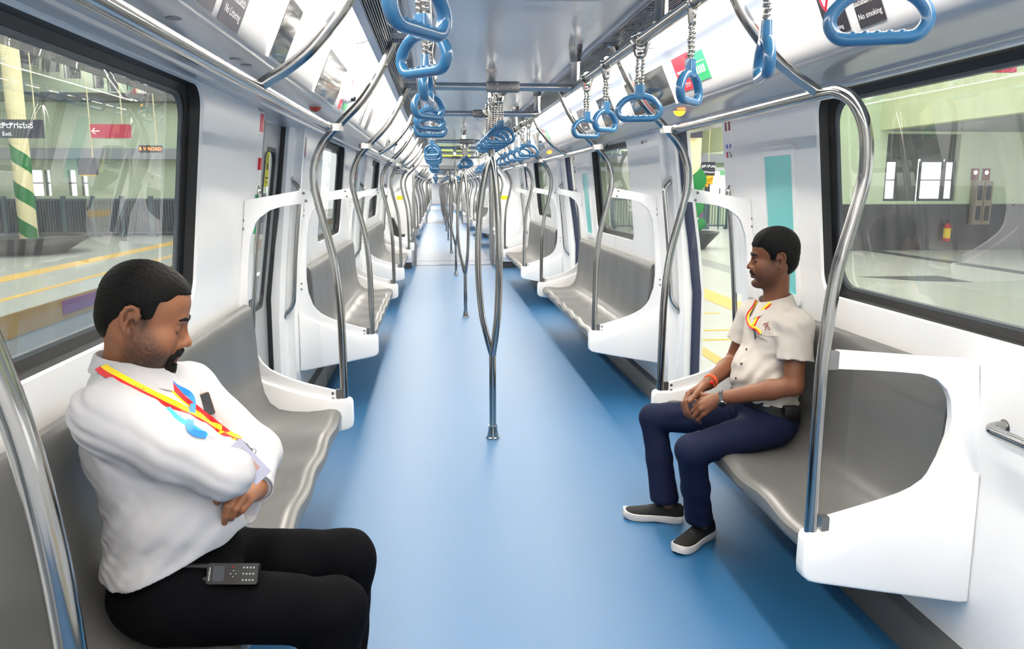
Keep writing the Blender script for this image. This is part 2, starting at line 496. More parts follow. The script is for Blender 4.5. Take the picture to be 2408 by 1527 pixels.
# doors: portal seals on every opening, closed leaves on the left, leaves slid away on the right
def door(n, s, c, closed):
    root = bpy.data.objects.new('door_%d' % n, None); COL.objects.link(root); root['kind'] = 'structure'
    root.location = (s * xd(0.0), c, 0.0)
    z = [0.01, 0.3, 0.6, 0.85, 1.03, 1.2, 1.4, 1.6, 1.8, SOF - 0.005]
    for e in (-1, 1):
        q = MB(); y = c + (HALF_OPEN if e > 0 else -NEAR_OPEN)
        q.loops([[(s * (xd(t) + a), y + e * b, t) for a, b in ((-0.025, 0.02), (-0.03, -0.012), (0.005, -0.022), (0.035, -0.012), (0.035, 0.02))] for t in z], True, True)
        part(q, 'edge_seal', M_SEAL if not closed else M_BLACK, root)
    q = MB(); q.box((s * 1.26, c - HALF_OPEN, -0.002), (s * 1.52, c + HALF_OPEN, 0.006)); part(q, 'threshold', M_BRUSH, root)
    if closed:
        for e in (-1, 1):
            leaf = MB(); y0, y1 = sorted((c + 0.03 + e * 0.012, c + ((HALF_OPEN - 0.012) if e > 0 else -(NEAR_OPEN - 0.012))))
            h = rrect(y0 + 0.11, 0.82, y1 - 0.11, 1.84, 0.07); o = rect_match(h, y0, 0.01, y1, SOF - 0.006)
            rings = []
            for t in (0, 0.3, 0.6, 0.85, 1.0):
                rings.append([(s * xd(b[1] * (1 - t) + a[1] * t), b[0] * (1 - t) + a[0] * t, b[1] * (1 - t) + a[1] * t) for a, b in zip(h, o)])
            rings.append([(s * (xd(a[1]) + 0.02), a[0], a[1]) for a in h])
            leaf.loops(rings, True)
            lo = part(leaf, 'leaf', M_DOORGREY, root)
            g = MB(); g.loops([[(s * (xd(b) + d), a, b) for a, b in rrect(y0 + 0.11 + k, 0.82 + k, y1 - 0.11 - k, 1.84 - k, 0.065)] for k, d in ((-0.002, -0.003), (0.025, -0.004), (0.028, 0.016))], True)
            part(g, 'window_gasket', M_BLACK, lo)
            g = MB(); r = [(s * (xd(b) + 0.012), a, b) for a, b in rrect(y0 + 0.13, 0.84, y1 - 0.13, 1.82, 0.05)]; g.add(r, [tuple(range(len(r)))])
            part(g, 'glass_pane', M_GLASS, lo, 0)
        g = MB(); g.loops([[(s * (xd(t) + a), c + 0.03 + b, t) for a, b in ((-0.012, -0.012), (-0.012, 0.012), (0.02, 0.012), (0.02, -0.012))] for t in z], True, True)
        part(g, 'centre_seal', M_BLACK, root)
    return root
for k in range(4):
    door(2 * k + 1, -1, DOOR(k), True)
    door(2 * k + 2, 1, DOOR(k), False)

# ------------------------------------------------------------------ end wall of the car and gangway
GX = 0.80                          # half width of the passage
def end_wall(nm, y, rear=False):
    mb = MB()
    for s in (-1, 1):
        z = [0, 0.6, 1.03, 1.54, 2.0]
        mb.loops([[(s * GX, y, q) for q in z], [(s * (xl(q) + 0.03), y, q) for q in z]], False)
        mb.loops([[(s * GX, y, q) for q in z], [(s * GX, y + 0.9, q) for q in z]], False)
    mb.box((-1.25, y, 2.0), (1.25, y + 0.05, 2.32))
    return struct(mb, nm, M_WHITE)
end_wall('wall_far', CAR1)
b = MB(); b.box((-1.46, CAR0 - 0.05, 0), (1.46, CAR0, 2.3)); struct(b, 'wall_rear', M_WHITE2, 0)
def gangway(y, nm):
    f = MB(); f.box((-GX, y, -0.02), (GX, y + 1.15, 0.004)); struct(f, 'floor_gangway' + nm, M_FLOOR, 0)
    b = MB()
    for yy in (y + 0.02, y + 1.05): b.box((-GX, yy, 0.003), (GX, yy + 0.06, 0.012))
    struct(b, 'trim_sill' + nm, M_BRUSH, 0)
    b = MB()
    for s in (-1, 1):
        for q in range(8):
            b.box((s * (GX + 0.0), y + 0.1 + q * 0.115, 0), (s * (GX + 0.05), y + 0.17 + q * 0.115, 2.0))
    b.box((-GX, y, 2.0), (GX, y + 1.15, 2.03))
    struct(b, 'wall_bellows' + nm, M_LGREY, 0)
    b = MB()
    for s in (-1, 1):
        b.box((s * (GX - 0.035), y - 0.03, 0), (s * (GX + 0.02), y + 0.03, 2.02))
    b.box((-GX, y - 0.03, 1.96), (GX, y + 0.03, 2.02))
    struct(b, 'trim_gangway' + nm, M_BRUSH, 0)
gangway(CAR1, '')
# ================================================================== fittings
SIDE = {-1: 'left', 1: 'right'}
ORD = ['first', 'second', 'third', 'fourth', 'fifth', 'sixth', 'seventh', 'eighth', 'ninth', 'tenth', 'eleventh', 'twelfth', 'thirteenth', 'fourteenth']
BAYW = ['nearest', 'middle', 'far']

# ---- ceiling light diffusers, each bowed downwards, with a pale rib at its end
LSEG = PITCH / 3
def make_light():
    root = thing('ceiling_light', 'x', 'ceiling light', (0, 0, 2.24))
    d = MB(); n = 9; rows = []
    for y in (0.012, LSEG - 0.012):
        rows.append([(0.640 + 0.123 * k / n, y, 2.266 - 0.013 * math.sin(PI * k / n) - 0.003 * k / n) for k in range(n + 1)])
    d.loops(rows, False); part(d, 'diffuser', M_LIGHT, root)
    r = MB(); rows = []
    for y, dz in ((-0.013, 0.01), (-0.013, -0.003), (0.013, -0.003), (0.013, 0.01)):
        rows.append([(0.640 + 0.123 * k / n, y, 2.266 - 0.013 * math.sin(PI * k / n) - 0.003 * k / n + dz) for k in range(n + 1)])
    r.loops(rows, False); part(r, 'end_rib', M_BAND, root)
    return root
def mirror(root):
    """the same thing for the other side of the car"""
    for ch in root.children: ch.scale = (-1, 1, 1)
    return root
_l0 = make_light(); first = True
Y0 = 3.83 - 4 * LSEG
for s in (-1, 1):
    for k in range(12):
        y = Y0 + k * LSEG
        if y + LSEG < -2.2 or y > CAR1 - 0.6: continue
        lab = 'white glowing ceiling light panel, %s along the %s row counted from the camera' % (ORD[k], SIDE[s])
        if first: o = _l0; first = False; o.location = (0, y, 2.24); o['label'] = lab; o['group'] = 'ceiling light panels'
        else: o = dup(_l0, (0, y, 2.24), lab)
        o['_s'] = s
_lights = [o for o in SC.objects if o.name.startswith('ceiling_light')]
for o in _lights:
    for ch in o.children: ch.scale = (o['_s'], 1, 1)
    del o['_s']

# ---- air grilles beside the centre panel
def make_grille():
    root = thing('air_grille', 'x', 'air vent', (0, 0, 2.27))
    a = MB(); a.add([(0.452, 0, 2.292), (0.602, 0, 2.292), (0.602, LSEG, 2.292), (0.452, LSEG, 2.292)], [(0, 1, 2, 3)])
    part(a, 'dark_backing', M_BLACK, root, 0)
    a = MB()
    for k in range(8):
        x = 0.530 + k * 0.0098; a.box((x, 0.004, 2.268), (x + 0.0042, LSEG - 0.004, 2.282))
    a.box((0.452, 0, 2.268), (0.457, LSEG, 2.288)); a.box((0.598, 0, 2.266), (0.603, LSEG, 2.288)); a.box((0.452, 0, 2.267), (0.602, 0.006, 2.286))
    part(a, 'slats', M_SLAT, root, 0)
    a = MB()
    for k in range(6):
        x = 0.461 + k * 0.0118; a.box((x, 0.004, 2.269), (x + 0.003, LSEG - 0.004, 2.281))
    n = 46
    for k in range(n):
        if k % 16 >= 10:
            a.box((0.457, 0.02 + k * (LSEG - 0.04) / n, 2.272), (0.530, 0.02 + (k + 1) * (LSEG - 0.04) / n, 2.28)) if k % 16 == 10 else None
            if k % 16 != 10: a.box((0.457, 0.02 + k * (LSEG - 0.04) / n, 2.272), (0.530, 0.021 + (k + 1) * (LSEG - 0.04) / n, 2.28))
        else: a.box((0.457, 0.02 + k * (LSEG - 0.04) / n, 2.27), (0.530, 0.028 + k * (LSEG - 0.04) / n, 2.28))
    part(a, 'square_grid', M_SLAT, root, 0)
    return root
_g0 = make_grille(); first = True
for s in (-1, 1):
    for k in range(12):
        y = Y0 + k * LSEG
        if y > CAR1 - 0.6: continue
        lab = 'slatted grey ceiling air grille, %s along the %s side counted from the camera' % (ORD[k], SIDE[s])
        if first: o = _g0; first = False; o.location = (0, y, 2.27); o['label'] = lab; o['group'] = 'ceiling air grilles'
        else: o = dup(_g0, (0, y, 2.27), lab)
        for ch in o.children: ch.scale = (s, 1, 1)

# ---- bench seats
def make_bench(s, ya, yb, lab):
    root = thing('bench_seat', lab, 'bench seat', (s * 1.2, (ya + yb) / 2, 0.2))
    prof = [(1.300, 1.0), (1.296, 1.022), (1.280, 1.034), (1.262, 1.030), (1.248, 1.012), (1.242, 0.98), (1.236, 0.90), (1.230, 0.78), (1.222, 0.67), (1.208, 0.590), (1.182, 0.535),
            (1.140, 0.502), (1.08, 0.486), (1.0, 0.480), (0.93, 0.484), (0.885, 0.490), (0.855, 0.486), (0.836, 0.470), (0.830, 0.447), (0.838, 0.425), (0.87, 0.412), (1.0, 0.398), (1.2, 0.372), (1.3, 0.36)]
    seats = max(1, round((yb - ya) / 0.44)); rows = []
    n = seats * 10
    for i in range(n + 1):
        t = i / n; y = ya + (yb - ya) * t; w = math.cos(2 * PI * t * seats)
        r = []
        for j, (x, z) in enumerate(prof):
            dz = dx = 0
            if 12 <= j <= 18: dz = 0.006 * w * min(1, (j - 10) / 4)
            if 15 <= j <= 20: dx = -0.008 * (1 - w) * 0.4 + 0.003
            if 5 <= j <= 9: dx = 0.0010 * (-w)
            r.append((s * (x + dx), y, z + dz))
        rows.append(r)
    b = MB(); b.loops(rows, False, False)
    for r in (rows[0], rows[-1]): b.add(r, [tuple(range(len(r)))])
    part(b, 'seat_shell', M_SEAT, root)
    c = MB()
    for q in range(max(2, seats // 2)):
        y = ya + (yb - ya) * (q + 0.5) / max(2, seats // 2)
        c.box((s * 0.95, y - 0.02, 0.34), (s * 1.32, y + 0.02, 0.40))
    part(c, 'support_bracket', M_DGREY, root, 0)
    return root

# ---- curved poles at the seat ends
POLE = [(.820, .515), (.820, .8), (.826, 1.05), (.850, 1.27), (.895, 1.46), (.924, 1.60), (.918, 1.71), (.872, 1.81), (.785, 1.905), (.695, 1.995), (.625, 2.09), (.568, 2.19), (.525, 2.285)]
def make_pole(s, y, lab):
    root = thing('grab_pole', lab, 'grab pole', (s * .82, y, .515), 'curved poles at the seat ends')
    b = MB(); b.tube(catmull([(s * x, y, z) for x, z in POLE], 5), 0.0195, 14); part(b, 'tube', M_STEEL, root)
    b = MB(); b.lathe([(0.030, 0), (0.030, 0.012), (0.022, 0.02)], (s * .523, y, 2.292), (0.35 * s, 0, -1)); part(b, 'ceiling_collar', M_STEEL, root)
    b = MB(); b.lathe([(0.0225, 0.0), (0.0225, 0.02)], (s * .82, y, .515)); part(b, 'foot_collar', M_BRUSH, root)
    return root

# ---- draught screens
def ribbon(outer, inner, n=40):
    def res(path):
        p = [Vector((a, b)) for a, b in path]; L = [0]
        for a, b in zip(p, p[1:]): L.append(L[-1] + (b - a).length)
        out = []
        for k in range(n + 1):
            t = L[-1] * k / n; i = 0
            while i < len(L) - 2 and L[i + 1] < t: i += 1
            q = (t - L[i]) / max(1e-9, L[i + 1] - L[i]); out.append(p[i].lerp(p[i + 1], q))
        return out
    return [(tuple(a), tuple(b)) for a, b in zip(outer, inner)] if len(outer) == len(inner) else list(zip(res(outer), res(inner)))
TALL_O = [(.940, 1.592), (1.02, 1.578), (1.10, 1.563), (1.18, 1.549), (1.254, 1.536), (1.2555, 1.52), (1.272, 1.38), (1.287, 1.25), (1.297, 1.15), (1.309, 1.03), (1.317, .95), (1.326, .84), (1.333, .74), (1.333, .715), (1.28, .678), (1.20, .638), (1.10, .598), (1.0, .568), (.93, .550), (.855, .533)]
TALL_I = [(.922, 1.526), (1.0, 1.518), (1.08, 1.507), (1.14, 1.488), (1.19, 1.452), (1.208, 1.43), (1.238, 1.355), (1.252, 1.25), (1.260, 1.15), (1.268, 1.03), (1.270, .95), (1.262, .855), (1.235, .77), (1.215, .735), (1.18, .700), (1.13, .672), (1.07, .645), (1.0, .622), (.93, .602), (.855, .582)]
LOW_O = [(.850, 1.118), (.95, 1.109), (1.05, 1.100), (1.15, 1.091), (1.24, 1.084), (1.298, 1.080), (1.303, 1.05), (1.313, .97), (1.322, .88), (1.330, .79), (1.334, .715), (1.333, .70), (1.28, .668), (1.20, .632), (1.10, .596), (1.0, .568), (.93, .550), (.850, .533)]
LOW_I = [(.850, 1.062), (.95, 1.056), (1.05, 1.048), (1.12, 1.040), (1.17, 1.022), (1.205, .99), (1.222, .955), (1.230, .90), (1.226, .84), (1.205, .77), (1.18, .715), (1.165, .695), (1.13, .670), (1.09, .652), (1.04, .636), (1.0, .625), (.93, .606), (.850, .585)]
WEDGE = [(.795, .545), (.830, .545), (.855, .540), (.93, .555), (1.0, .573), (1.10, .603), (1.20, .642), (1.28, .684), (1.334, .722), (1.338, .285), (1.30, .287), (1.0, .343), (.83, .376), (.80, .384), (.779, .402), (.776, .43), (.777, .52), (.782, .537)]
def make_screen(s, y, face, low, lab, grp):
    """face: +1 when the door lies towards +y"""
    root = thing('draught_screen', lab, 'partition screen', (s * 1.1, y, 0.3), grp)
    O, I = (LOW_O, LOW_I) if low else (TALL_O, TALL_I)
    t = 0.011; rings = []
    b = MB()
    for (o, i) in zip(O, I):
        ox, oz = o; ix, iz = i
        rings.append([(s * ox, y - t, oz), (s * ix, y - t, iz), (s * ix, y + t, iz), (s * ox, y + t, oz)])
    b.loops(rings, True, True); part(b, 'frame', M_WHITE2, root, 30)
    w = MB(); f0, f1 = (-0.028, 0.028)
    w.prism(WEDGE, lambda u, v, d: (s * u, y + d, v), f0, f1)
    bm = bmesh.new(); vs = [bm.verts.new(p) for p in w.v]
    for f in w.f: bm.faces.new([vs[i] for i in f])
    bmesh.ops.recalc_face_normals(bm, faces=bm.faces)
    ed = [e for e in bm.edges if len(e.link_faces) == 2 and e.calc_face_angle(0) > 1.2]
    bmesh.ops.bevel(bm, geom=ed, offset=0.009, segments=2, affect='EDGES', profile=0.5)
    w = MB(); w.bm(bm); part(w, 'base_wedge', M_WHITE, root, 50)
    g = MB()
    gp = [((.985 if not low else .905), I[0][1] + 0.03)] + [(x + (0.012 if x > 1.1 else 0), z + (0.012 if z > 1.0 else -0.012)) for x, z in I if x > (1.0 if not low else .92)] + [(.905, I[-1][1] - 0.01)]
    g.prism(gp, lambda u, v, d: (s * u, y + d, v), -0.004, 0.004); part(g, 'glass_pane', M_SCREEN_GLASS, root, 0)
    k = MB()
    if low: k.box((s * .822, y - .012, 1.06), (s * .853, y + .012, 1.115))
    else: k.prism([(.896, 1.50), (.925, 1.522), (.945, 1.592), (.915, 1.597)], lambda u, v, d: (s * u, y + d, v), -.012, .012)
    part(k, 'pole_bracket', M_BRUSH, root, 0)
    k = MB(); k.box((s * .835, y - .012, .545), (s * .860, y + .012, .590)); part(k, 'pole_bracket', M_BRUSH, root, 0)
    bp = ([(.975, 1.57), (.965, 1.533), (1.268, 1.44), (1.270, 1.40), (1.305, .92), (1.307, .88), (.875, .545), (.875, .572)] if not low else [])
    for (x, z) in bp:
        q = MB()
        for e in (-1,): q.lathe([(0.0075, 0.0), (0.0075, 0.002), (0.004, 0.0035)], (s * x, y + e * 0.0105, z), (0, e, 0), 10)
        part(q, 'bolt', M_BOLT, root)
    return root

def make_rail(s, ya, yb, yt, lab, curl=False):
    root = thing('grab_rail', lab, 'grab rail', (s * .845, (ya + yb) / 2, 1.88), 'horizontal grab rails over the seats')
    b = MB()
    if curl:
        pts = [(s * .806, 2.2, .515), (s * .806, 2.2, .95), (s * .810, 2.2, 1.12), (s * .830, 2.2, 1.34), (s * .868, 2.2, 1.50), (s * .894, 2.2, 1.62), (s * .894, 2.2, 1.72), (s * .880, 2.205, 1.79), (s * .862, 2.235, 1.845), (s * .850, 2.29, 1.873), (s * .846, 2.36, 1.88), (s * .845, 2.6, 1.88), (s * .845, yb - 0.03, 1.88)]
        b.tube(catmull(pts, 5), 0.0195, 14); part(b, 'curled_tube', M_STEEL, root)
    else:
        b.tube([(s * .845, ya + 0.03, 1.88), (s * .845, yb - 0.03, 1.88)], 0.0195, 14); part(b, 'tube', M_STEEL, root)
    b = MB()
    tee = [(.845, 1.885), (.815, 1.905), (.765, 1.935), (.700, 1.985), (.640, 2.05), (.585, 2.12), (.545, 2.20), (.520, 2.285)]
    b.tube(catmull([(s * x, yt, z) for x, z in tee], 5), 0.018, 12); part(b, 'tee_tube', M_STEEL, root)
    for y, e in ((ya, 1), (yb, -1)):
        if curl and e == 1: continue
        q = MB(); q.lathe([(0.014, 0), (0.023, 0.006), (0.023, 0.05), (0.019, 0.055)], (s * .845, y - e * 0.005, 1.88), (0, e, 0), 14)
        q.prism([(.780, -0.02), (.800, -0.026), (.855, -0.026), (.868, -0.012), (.868, 0.012), (.855, 0.026), (.800, 0.026), (.780, 0.02)], lambda u, v, d: (s * u, y + v, 1.88 + d), -0.017, 0.017)
        part(q, 'end_clamp', M_BRUSH, root)
        for zz in (1.888, 1.872):
            h = MB(); h.lathe([(0.005, 0), (0.005, 0.002)], (s * .869, y + 0.004, zz), (s, 0, 0), 8); part(h, 'clamp_bolt', M_DGREY, root)
    return root

for k, (a, bb) in enumerate(BAYS):
    ya, yb = DOOR(k) + 0.88, DOOR(k + 1) - 0.88
    for s in (-1, 1):
        W_ = '%s %s' % (BAYW[k], SIDE[s])
        y0 = 2.2 if (k == 0 and s == 1) else ya
        if k == 0 and s == -1: y0 = 0.985
        extra = {(0, -1): 'long grey bench seat along the left wall under the sleeping man', (0, 1): 'short grey bench seat on the right wall under the man in beige shirt'}.get((k, s), 'grey bench seat of the %s bay on the %s wall' % (BAYW[k], SIDE[s]))
        make_bench(s, y0 + 0.03, yb - 0.03, extra)
        if not (k == 0 and s == 1):
            make_pole(s, y0, 'curved steel pole at the near end of the %s %s bench' % (BAYW[k], SIDE[s]))
        make_pole(s, yb, 'curved steel pole at the far end of the %s %s bench' % (BAYW[k], SIDE[s]))
        low = (k == 0 and s == 1)
        make_screen(s, y0, -1, low, ('low white end screen with glass beside the nearest right pole' if low else 'white glazed end screen at the near end of the %s %s bench' % (BAYW[k], SIDE[s])), None if low else 'white draught screens by the doors')
        make_screen(s, yb, 1, False, 'white glazed end screen at the far end of the %s %s bench' % (BAYW[k], SIDE[s]), 'white draught screens by the doors')
        make_rail(s, y0, yb, 2.41 + PITCH * k, 'polished grab rail with upright branch over the %s %s bench' % (BAYW[k], SIDE[s]), curl=low)

# ---- overhead strap rails: two rails joined by cross beams over each seating bay
RX, RZ = 0.36, 2.09
def mount(b, x, y):
    b.lathe([(0.034, 0.0), (0.034, -0.012), (0.0255, -0.072), (0.0265, -0.074), (0.0265, -0.082), (0.021, -0.083), (0.0205, -0.17), (0.026, -0.19)], (x, y, ZC), (0, 0, 1), 16)
def make_frame(k):
    ya, yb = DOOR(k) + 0.70, DOOR(k + 1) - 0.76
    if k == 0: ya = -0.6
    root = thing('overhead_rail', 'steel overhead strap rail frame with cross beams over the %s bay' % BAYW[k], 'overhead rail', (0, (ya + yb) / 2, RZ), 'overhead strap rails')
    for s in (-1, 1):
        b = MB(); b.tube(fillet([(s * (RX - .07), ya, RZ), (s * RX, ya, RZ), (s * RX, yb, RZ), (s * (RX - .07), yb, RZ)], 0.05, 5), 0.0195, 14); part(b, 'side_rail', M_STEEL, root)
        for y in ([ya + 0.02] if k else []) + [(ya if k else 0.9) + (0.0 if not k else 1.55), yb - 1.55, yb - 0.03]:
            b = MB(); mount(b, s * RX, y); part(b, 'ceiling_mount', M_STEEL, root)
    for y, e in ((ya, 1), (yb, -1)):
        if k == 0 and e == 1: continue
        b = MB(); b.tube([(-(RX - .07), y, RZ), (RX - .07, y, RZ)], 0.0195, 14); part(b, 'cross_beam', M_STEEL, root)
        b = MB(); b.box((-0.085, y - 0.0255, RZ - 0.026), (0.085, y + 0.0255, RZ + 0.026), 0.012)
        cl = part(b, 'centre_clamp', M_DARKST, root)
        for x in (-0.028, 0.040):
            for zz in (-0.013, 0.013):
                h = MB(); h.lathe([(0.0055, 0), (0.0055, 0.003), (0.003, 0.004)], (x, y - 0.0253, RZ + zz), (0, -1, 0), 8); part(h, 'clamp_bolt', M_BOLT, cl)
    return root
for k in range(3): make_frame(k)
def make_door_rail(k):
    ya, yb = DOOR(k) - 0.76, DOOR(k) + 0.70
    root = thing('centre_rail', 'short steel strap rail over the %s doorway between two cross beams' % ['', 'first', 'second', 'third'][k], 'overhead rail', (0, (ya + yb) / 2, RZ), 'overhead strap rails')
    b = MB(); b.tube([(0.005, ya + 0.02, RZ), (0.005, yb - 0.02, RZ)], 0.0195, 14); part(b, 'tube', M_STEEL, root)
    return root
for k in (1, 2): make_door_rail(k)

# ---- strap hangers
def make_strap():
    root = thing('strap_hanger', 'x', 'strap handle', (0, 0, 0))
    b = MB()
    b.tube([(0.026 * math.cos(a), 0, 0.026 * math.sin(a)) for a in [2 * PI * k / 20 for k in range(20)]], 0.0065, 8, closed=True, flat=(1.5, 1))
    b.tube(catmull([(-0.022, 0, -0.014), (-0.018, 0, -0.032), (-0.012, 0, -0.052)], 4), [0.008] * 9, 8)
    b.tube(catmull([(0.022, 0, -0.014), (0.018, 0, -0.032), (0.012, 0, -0.052)], 4), [0.008] * 9, 8)
    b.ball((0, 0, -0.05), (0.019, 0.011, 0.013)); b.ball((-0.026, 0, 0.012), (0.008, 0.011, 0.012))
    part(b, 'rail_clip', M_STEEL, root)
    for e in (-1, 1):
        c = MB()
        for q in range(8):
            c.ball((e * 0.0088 + 0.0012 * math.sin(q * 1.9), 0.0015 * math.cos(q * 1.9), -0.064 - q * 0.0118), (0.0079, 0.0079, 0.0068), 9, 6)
        part(c, 'bead_strand', M_CHROME, root, 60)
    h = MB()
    h.loops([[(x * 1.0, y, -0.146 + z) for x, y in rrect(-w, -t, w, t, 0.006, 2)] for z, w, t in ((0.0, 0.0175, 0.0105), (-0.026, 0.0185, 0.0115), (-0.040, 0.022, 0.0125), (-0.048, 0.016, 0.010))], True, True)
    D = [(-0.052, -0.282), (-0.066, -0.272), (-0.072, -0.256), (-0.067, -0.240), (-0.050, -0.222), (-0.026, -0.211), (0, -0.208), (0.026, -0.211), (0.050, -0.222), (0.067, -0.240), (0.072, -0.256), (0.066, -0.272), (0.052, -0.282), (0.02, -0.283), (-0.02, -0.283)]
    D = [(a, b + 0.024) for a, b in D]
    P = []
    nD = len(D)
    for i in range(nD):
        p0, p1, p2, p3 = [Vector((D[(i + j) % nD][0], 0, D[(i + j) % nD][1])) for j in (-1, 0, 1, 2)]
        for q in range(4):
            t = q / 4
            P.append(0.5 * ((2 * p1) + (p2 - p0) * t + (2 * p0 - 5 * p1 + 4 * p2 - p3) * t * t + (3 * p1 - p0 - 3 * p2 + p3) * t ** 3))
    h.tube(P, 0.0112, 12, closed=True, flat=(1.12, 0.95))
    for q in range(5): h.ball((-0.036 + q * 0.018, 0, -0.2515), (0.008, 0.0095, 0.0050), 8, 5)
    part(h, 'handle', M_BLUE, root, 60)
    return root
_st = make_strap(); first = True
def strap(x, y, rz, lab, grp='blue strap handles'):
    global first
    if first:
        o = _st; first = False; o.location = (x, y, RZ); o['label'] = lab; o['group'] = grp; o.rotation_euler = (0, 0, rz); return o
    return dup(_st, (x, y, RZ), lab, rz, grp)
SY = [1.24, 1.68, 2.18, 2.73, 3.28, 3.70]
ROT_R = [-20, 76, 52, -14, 42, 25]
ROT_L = [57, -49, 84, 50, 42, 20]
for k in range(3):
    for i, y0 in enumerate(SY):
        y = y0 + PITCH * k
        if y > CAR1 - 0.4: continue
        for s, R_ in ((1, ROT_R), (-1, ROT_L)):
            rz = math.radians(R_[i] if k == 0 else random.uniform(-55, 55))
            strap(s * RX, y, rz, 'blue strap handle, %s on the %s overhead rail of the %s bay' % (ORD[i], SIDE[s], BAYW[k]))
for k in (1, 2):
    for i in range(5):
        strap(0.005, DOOR(k) - 0.56 + 0.26 * i, math.radians(random.uniform(-30, 30)), 'blue strap handle, %s on the short centre rail over the %s doorway' % (ORD[i], ['', 'first', 'second'][k]))

# ---- three-armed poles in the doorways
def make_centre_pole():
    root = thing('centre_pole', 'x', 'grab pole', (0, 0, 0), 'three armed poles in the doorways')
    b = MB(); b.lathe([(0.044, 0), (0.044, 0.008), (0.036, 0.012), (0.0265, 0.075), (0.028, 0.077), (0.028, 0.086), (0.0215, 0.088)], (0, 0, 0), seg=20); part(b, 'floor_cup', M_STEEL, root)
    b = MB(); b.tube([(0, 0, 0.05), (0, 0, 0.575)], 0.0215, 16); part(b, 'lower_stem', M_STEEL, root)
    b = MB(); b.tube([(0, 0, 1.75), (0, 0, 2.285)], 0.0205, 16); part(b, 'upper_stem', M_STEEL, root)
    b = MB(); b.lathe([(0.035, 0.0), (0.035, -0.012), (0.0265, -0.072), (0.0275, -0.074), (0.0275, -0.082), (0.021, -0.083)], (0, 0, ZC), seg=18); part(b, 'ceiling_cup', M_STEEL, root)
    for a in (180, 58, -62):
        a = math.radians(a); pts = []
        for q in range(25):
            t = q / 24; rr = 0.088 * max(0, math.sin(PI * min(1, t))) ** 0.62
            if t < 0.2: rr = 0.088 * math.sin(PI * 0.2) ** 0.62 * (t / 0.2) ** 0.9
            pts.append((rr * math.cos(a), rr * math.sin(a), 0.54 + 1.24 * t))
        b = MB(); b.tube(pts, 0.0195, 14); part(b, 'arm', M_STEEL, root)
    return root
_cp = make_centre_pole()
for k in (1, 2, 3):
    lab = 'three-armed steel pole standing in the %s doorway aisle' % ['', 'first', 'second', 'third'][k]
    if k == 1: _cp.location = (0, DOOR(k) + 0.06, 0); _cp['label'] = lab
    else: dup(_cp, (0, DOOR(k) + 0.06, 0), lab)

# ---- vertical grab handles on the door pillars
def make_handle():
    root = thing('door_grab_handle', 'x', 'grab handle', (0, 0, 1.2), 'grab handles on the door pillars')
    b = MB()
    pts = fillet([(xp(1.645) + .01, 0, 1.65), (xp(1.60) - .058, 0, 1.59), (xp(1.2) - .052, 0, 1.2), (xp(.79) - .055, 0, .79), (xp(.74) + .01, 0, .725)], [0, .05, .3, .05, 0], 6)
    b.tube(pts, 0.0145, 12); part(b, 'bar', M_STEEL, root)
    for z in (1.648, .727):
        q = MB(); q.lathe([(0.026, 0), (0.026, 0.006), (0.019, 0.010)], (xp(z) + 0.001, 0, z), (-1, 0, 0), 14); part(q, 'mount_plate', M_BRUSH, root)
    return root
_gh = make_handle(); first = True
for k in range(1, 4):
    for s in (-1, 1):
        for e in (-1, 1):
            lab = 'vertical steel grab handle on the %s pillar of the %s %s door' % ('near' if e < 0 else 'far', ['', 'first', 'second', 'third'][k], SIDE[s])
            loc = (0, DOOR(k) + (0.65 if e > 0 else -0.59), 1.2)
            if first: o = _gh; first = False; o.location = loc; o['label'] = lab
            else: o = dup(_gh, loc, lab)
            for ch in o.children: ch.scale = (s, 1, 1)

# ---- wheelchair space rail on the right wall near the camera
root = thing('wall_grab_rail', 'short steel grab rail on the white right wall nearest the camera', 'grab rail', (1.3, 1.8, .9))
b = MB(); b.tube(fillet([(1.345, 2.08, .905), (1.262, 2.08, .90), (1.262, 1.0, .90), (1.345, 1.0, .905)], 0.06, 6), 0.0165, 14); part(b, 'bar', M_STEEL, root)
for y in (2.08, 1.0):
    q = MB(); q.lathe([(0.028, 0), (0.028, 0.008), (0.02, 0.012)], (1.330, y, .905), (-1, 0, 0), 14); part(q, 'mount_plate', M_BRUSH, root)

# ---- inspection hatch in the ceiling near the camera
root = thing('ceiling_hatch', 'shallow grey ceiling hatch box above the aisle nearest the camera', 'ceiling hatch', (0, 2.2, ZC))
b = MB(); b.box((-.29, 1.3, ZC - .038), (.26, 2.93, ZC + .005), .006); part(b, 'cover', M_LGREY, root)
for x in (-.24, .21):
    b = MB(); b.lathe([(.009, 0), (.009, .002)], (x, 2.86, ZC - .038), (0, 0, -1), 10); part(b, 'latch', M_BOLT, root)
# ================================================================== end bay of the first car and the cars beyond
_flat = {}
def flat_mesh(root):
    """one mesh for a thing too far away to show its parts"""
    key = tuple((ch.data.name, tuple(ch.scale)) for ch in root.children_recursive)
    if key in _flat: return _flat[key]
    v = []; f = []; mi = []; ms = []
    for ch in root.children_recursive:
        me = ch.data; o = len(v); sc = ch.scale
        v += [(p.co.x * sc.x, p.co.y * sc.y, p.co.z * sc.z) for p in me.vertices]
        for p in me.polygons:
            f.append([q + o for q in p.vertices]); m = me.materials[p.material_index]
            if m not in ms: ms.append(m)
            mi.append(ms.index(m))
    me = bpy.data.meshes.new(root.name.split('.')[0]); me.from_pydata(v, [], f)
    for m in ms: me.materials.append(m)
    me.polygons.foreach_set('material_index', mi); me.polygons.foreach_set('use_smooth', [True] * len(f)); me.set_sharp_from_angle(angle=math.radians(40)); me.update()
    _flat[key] = me
    return me
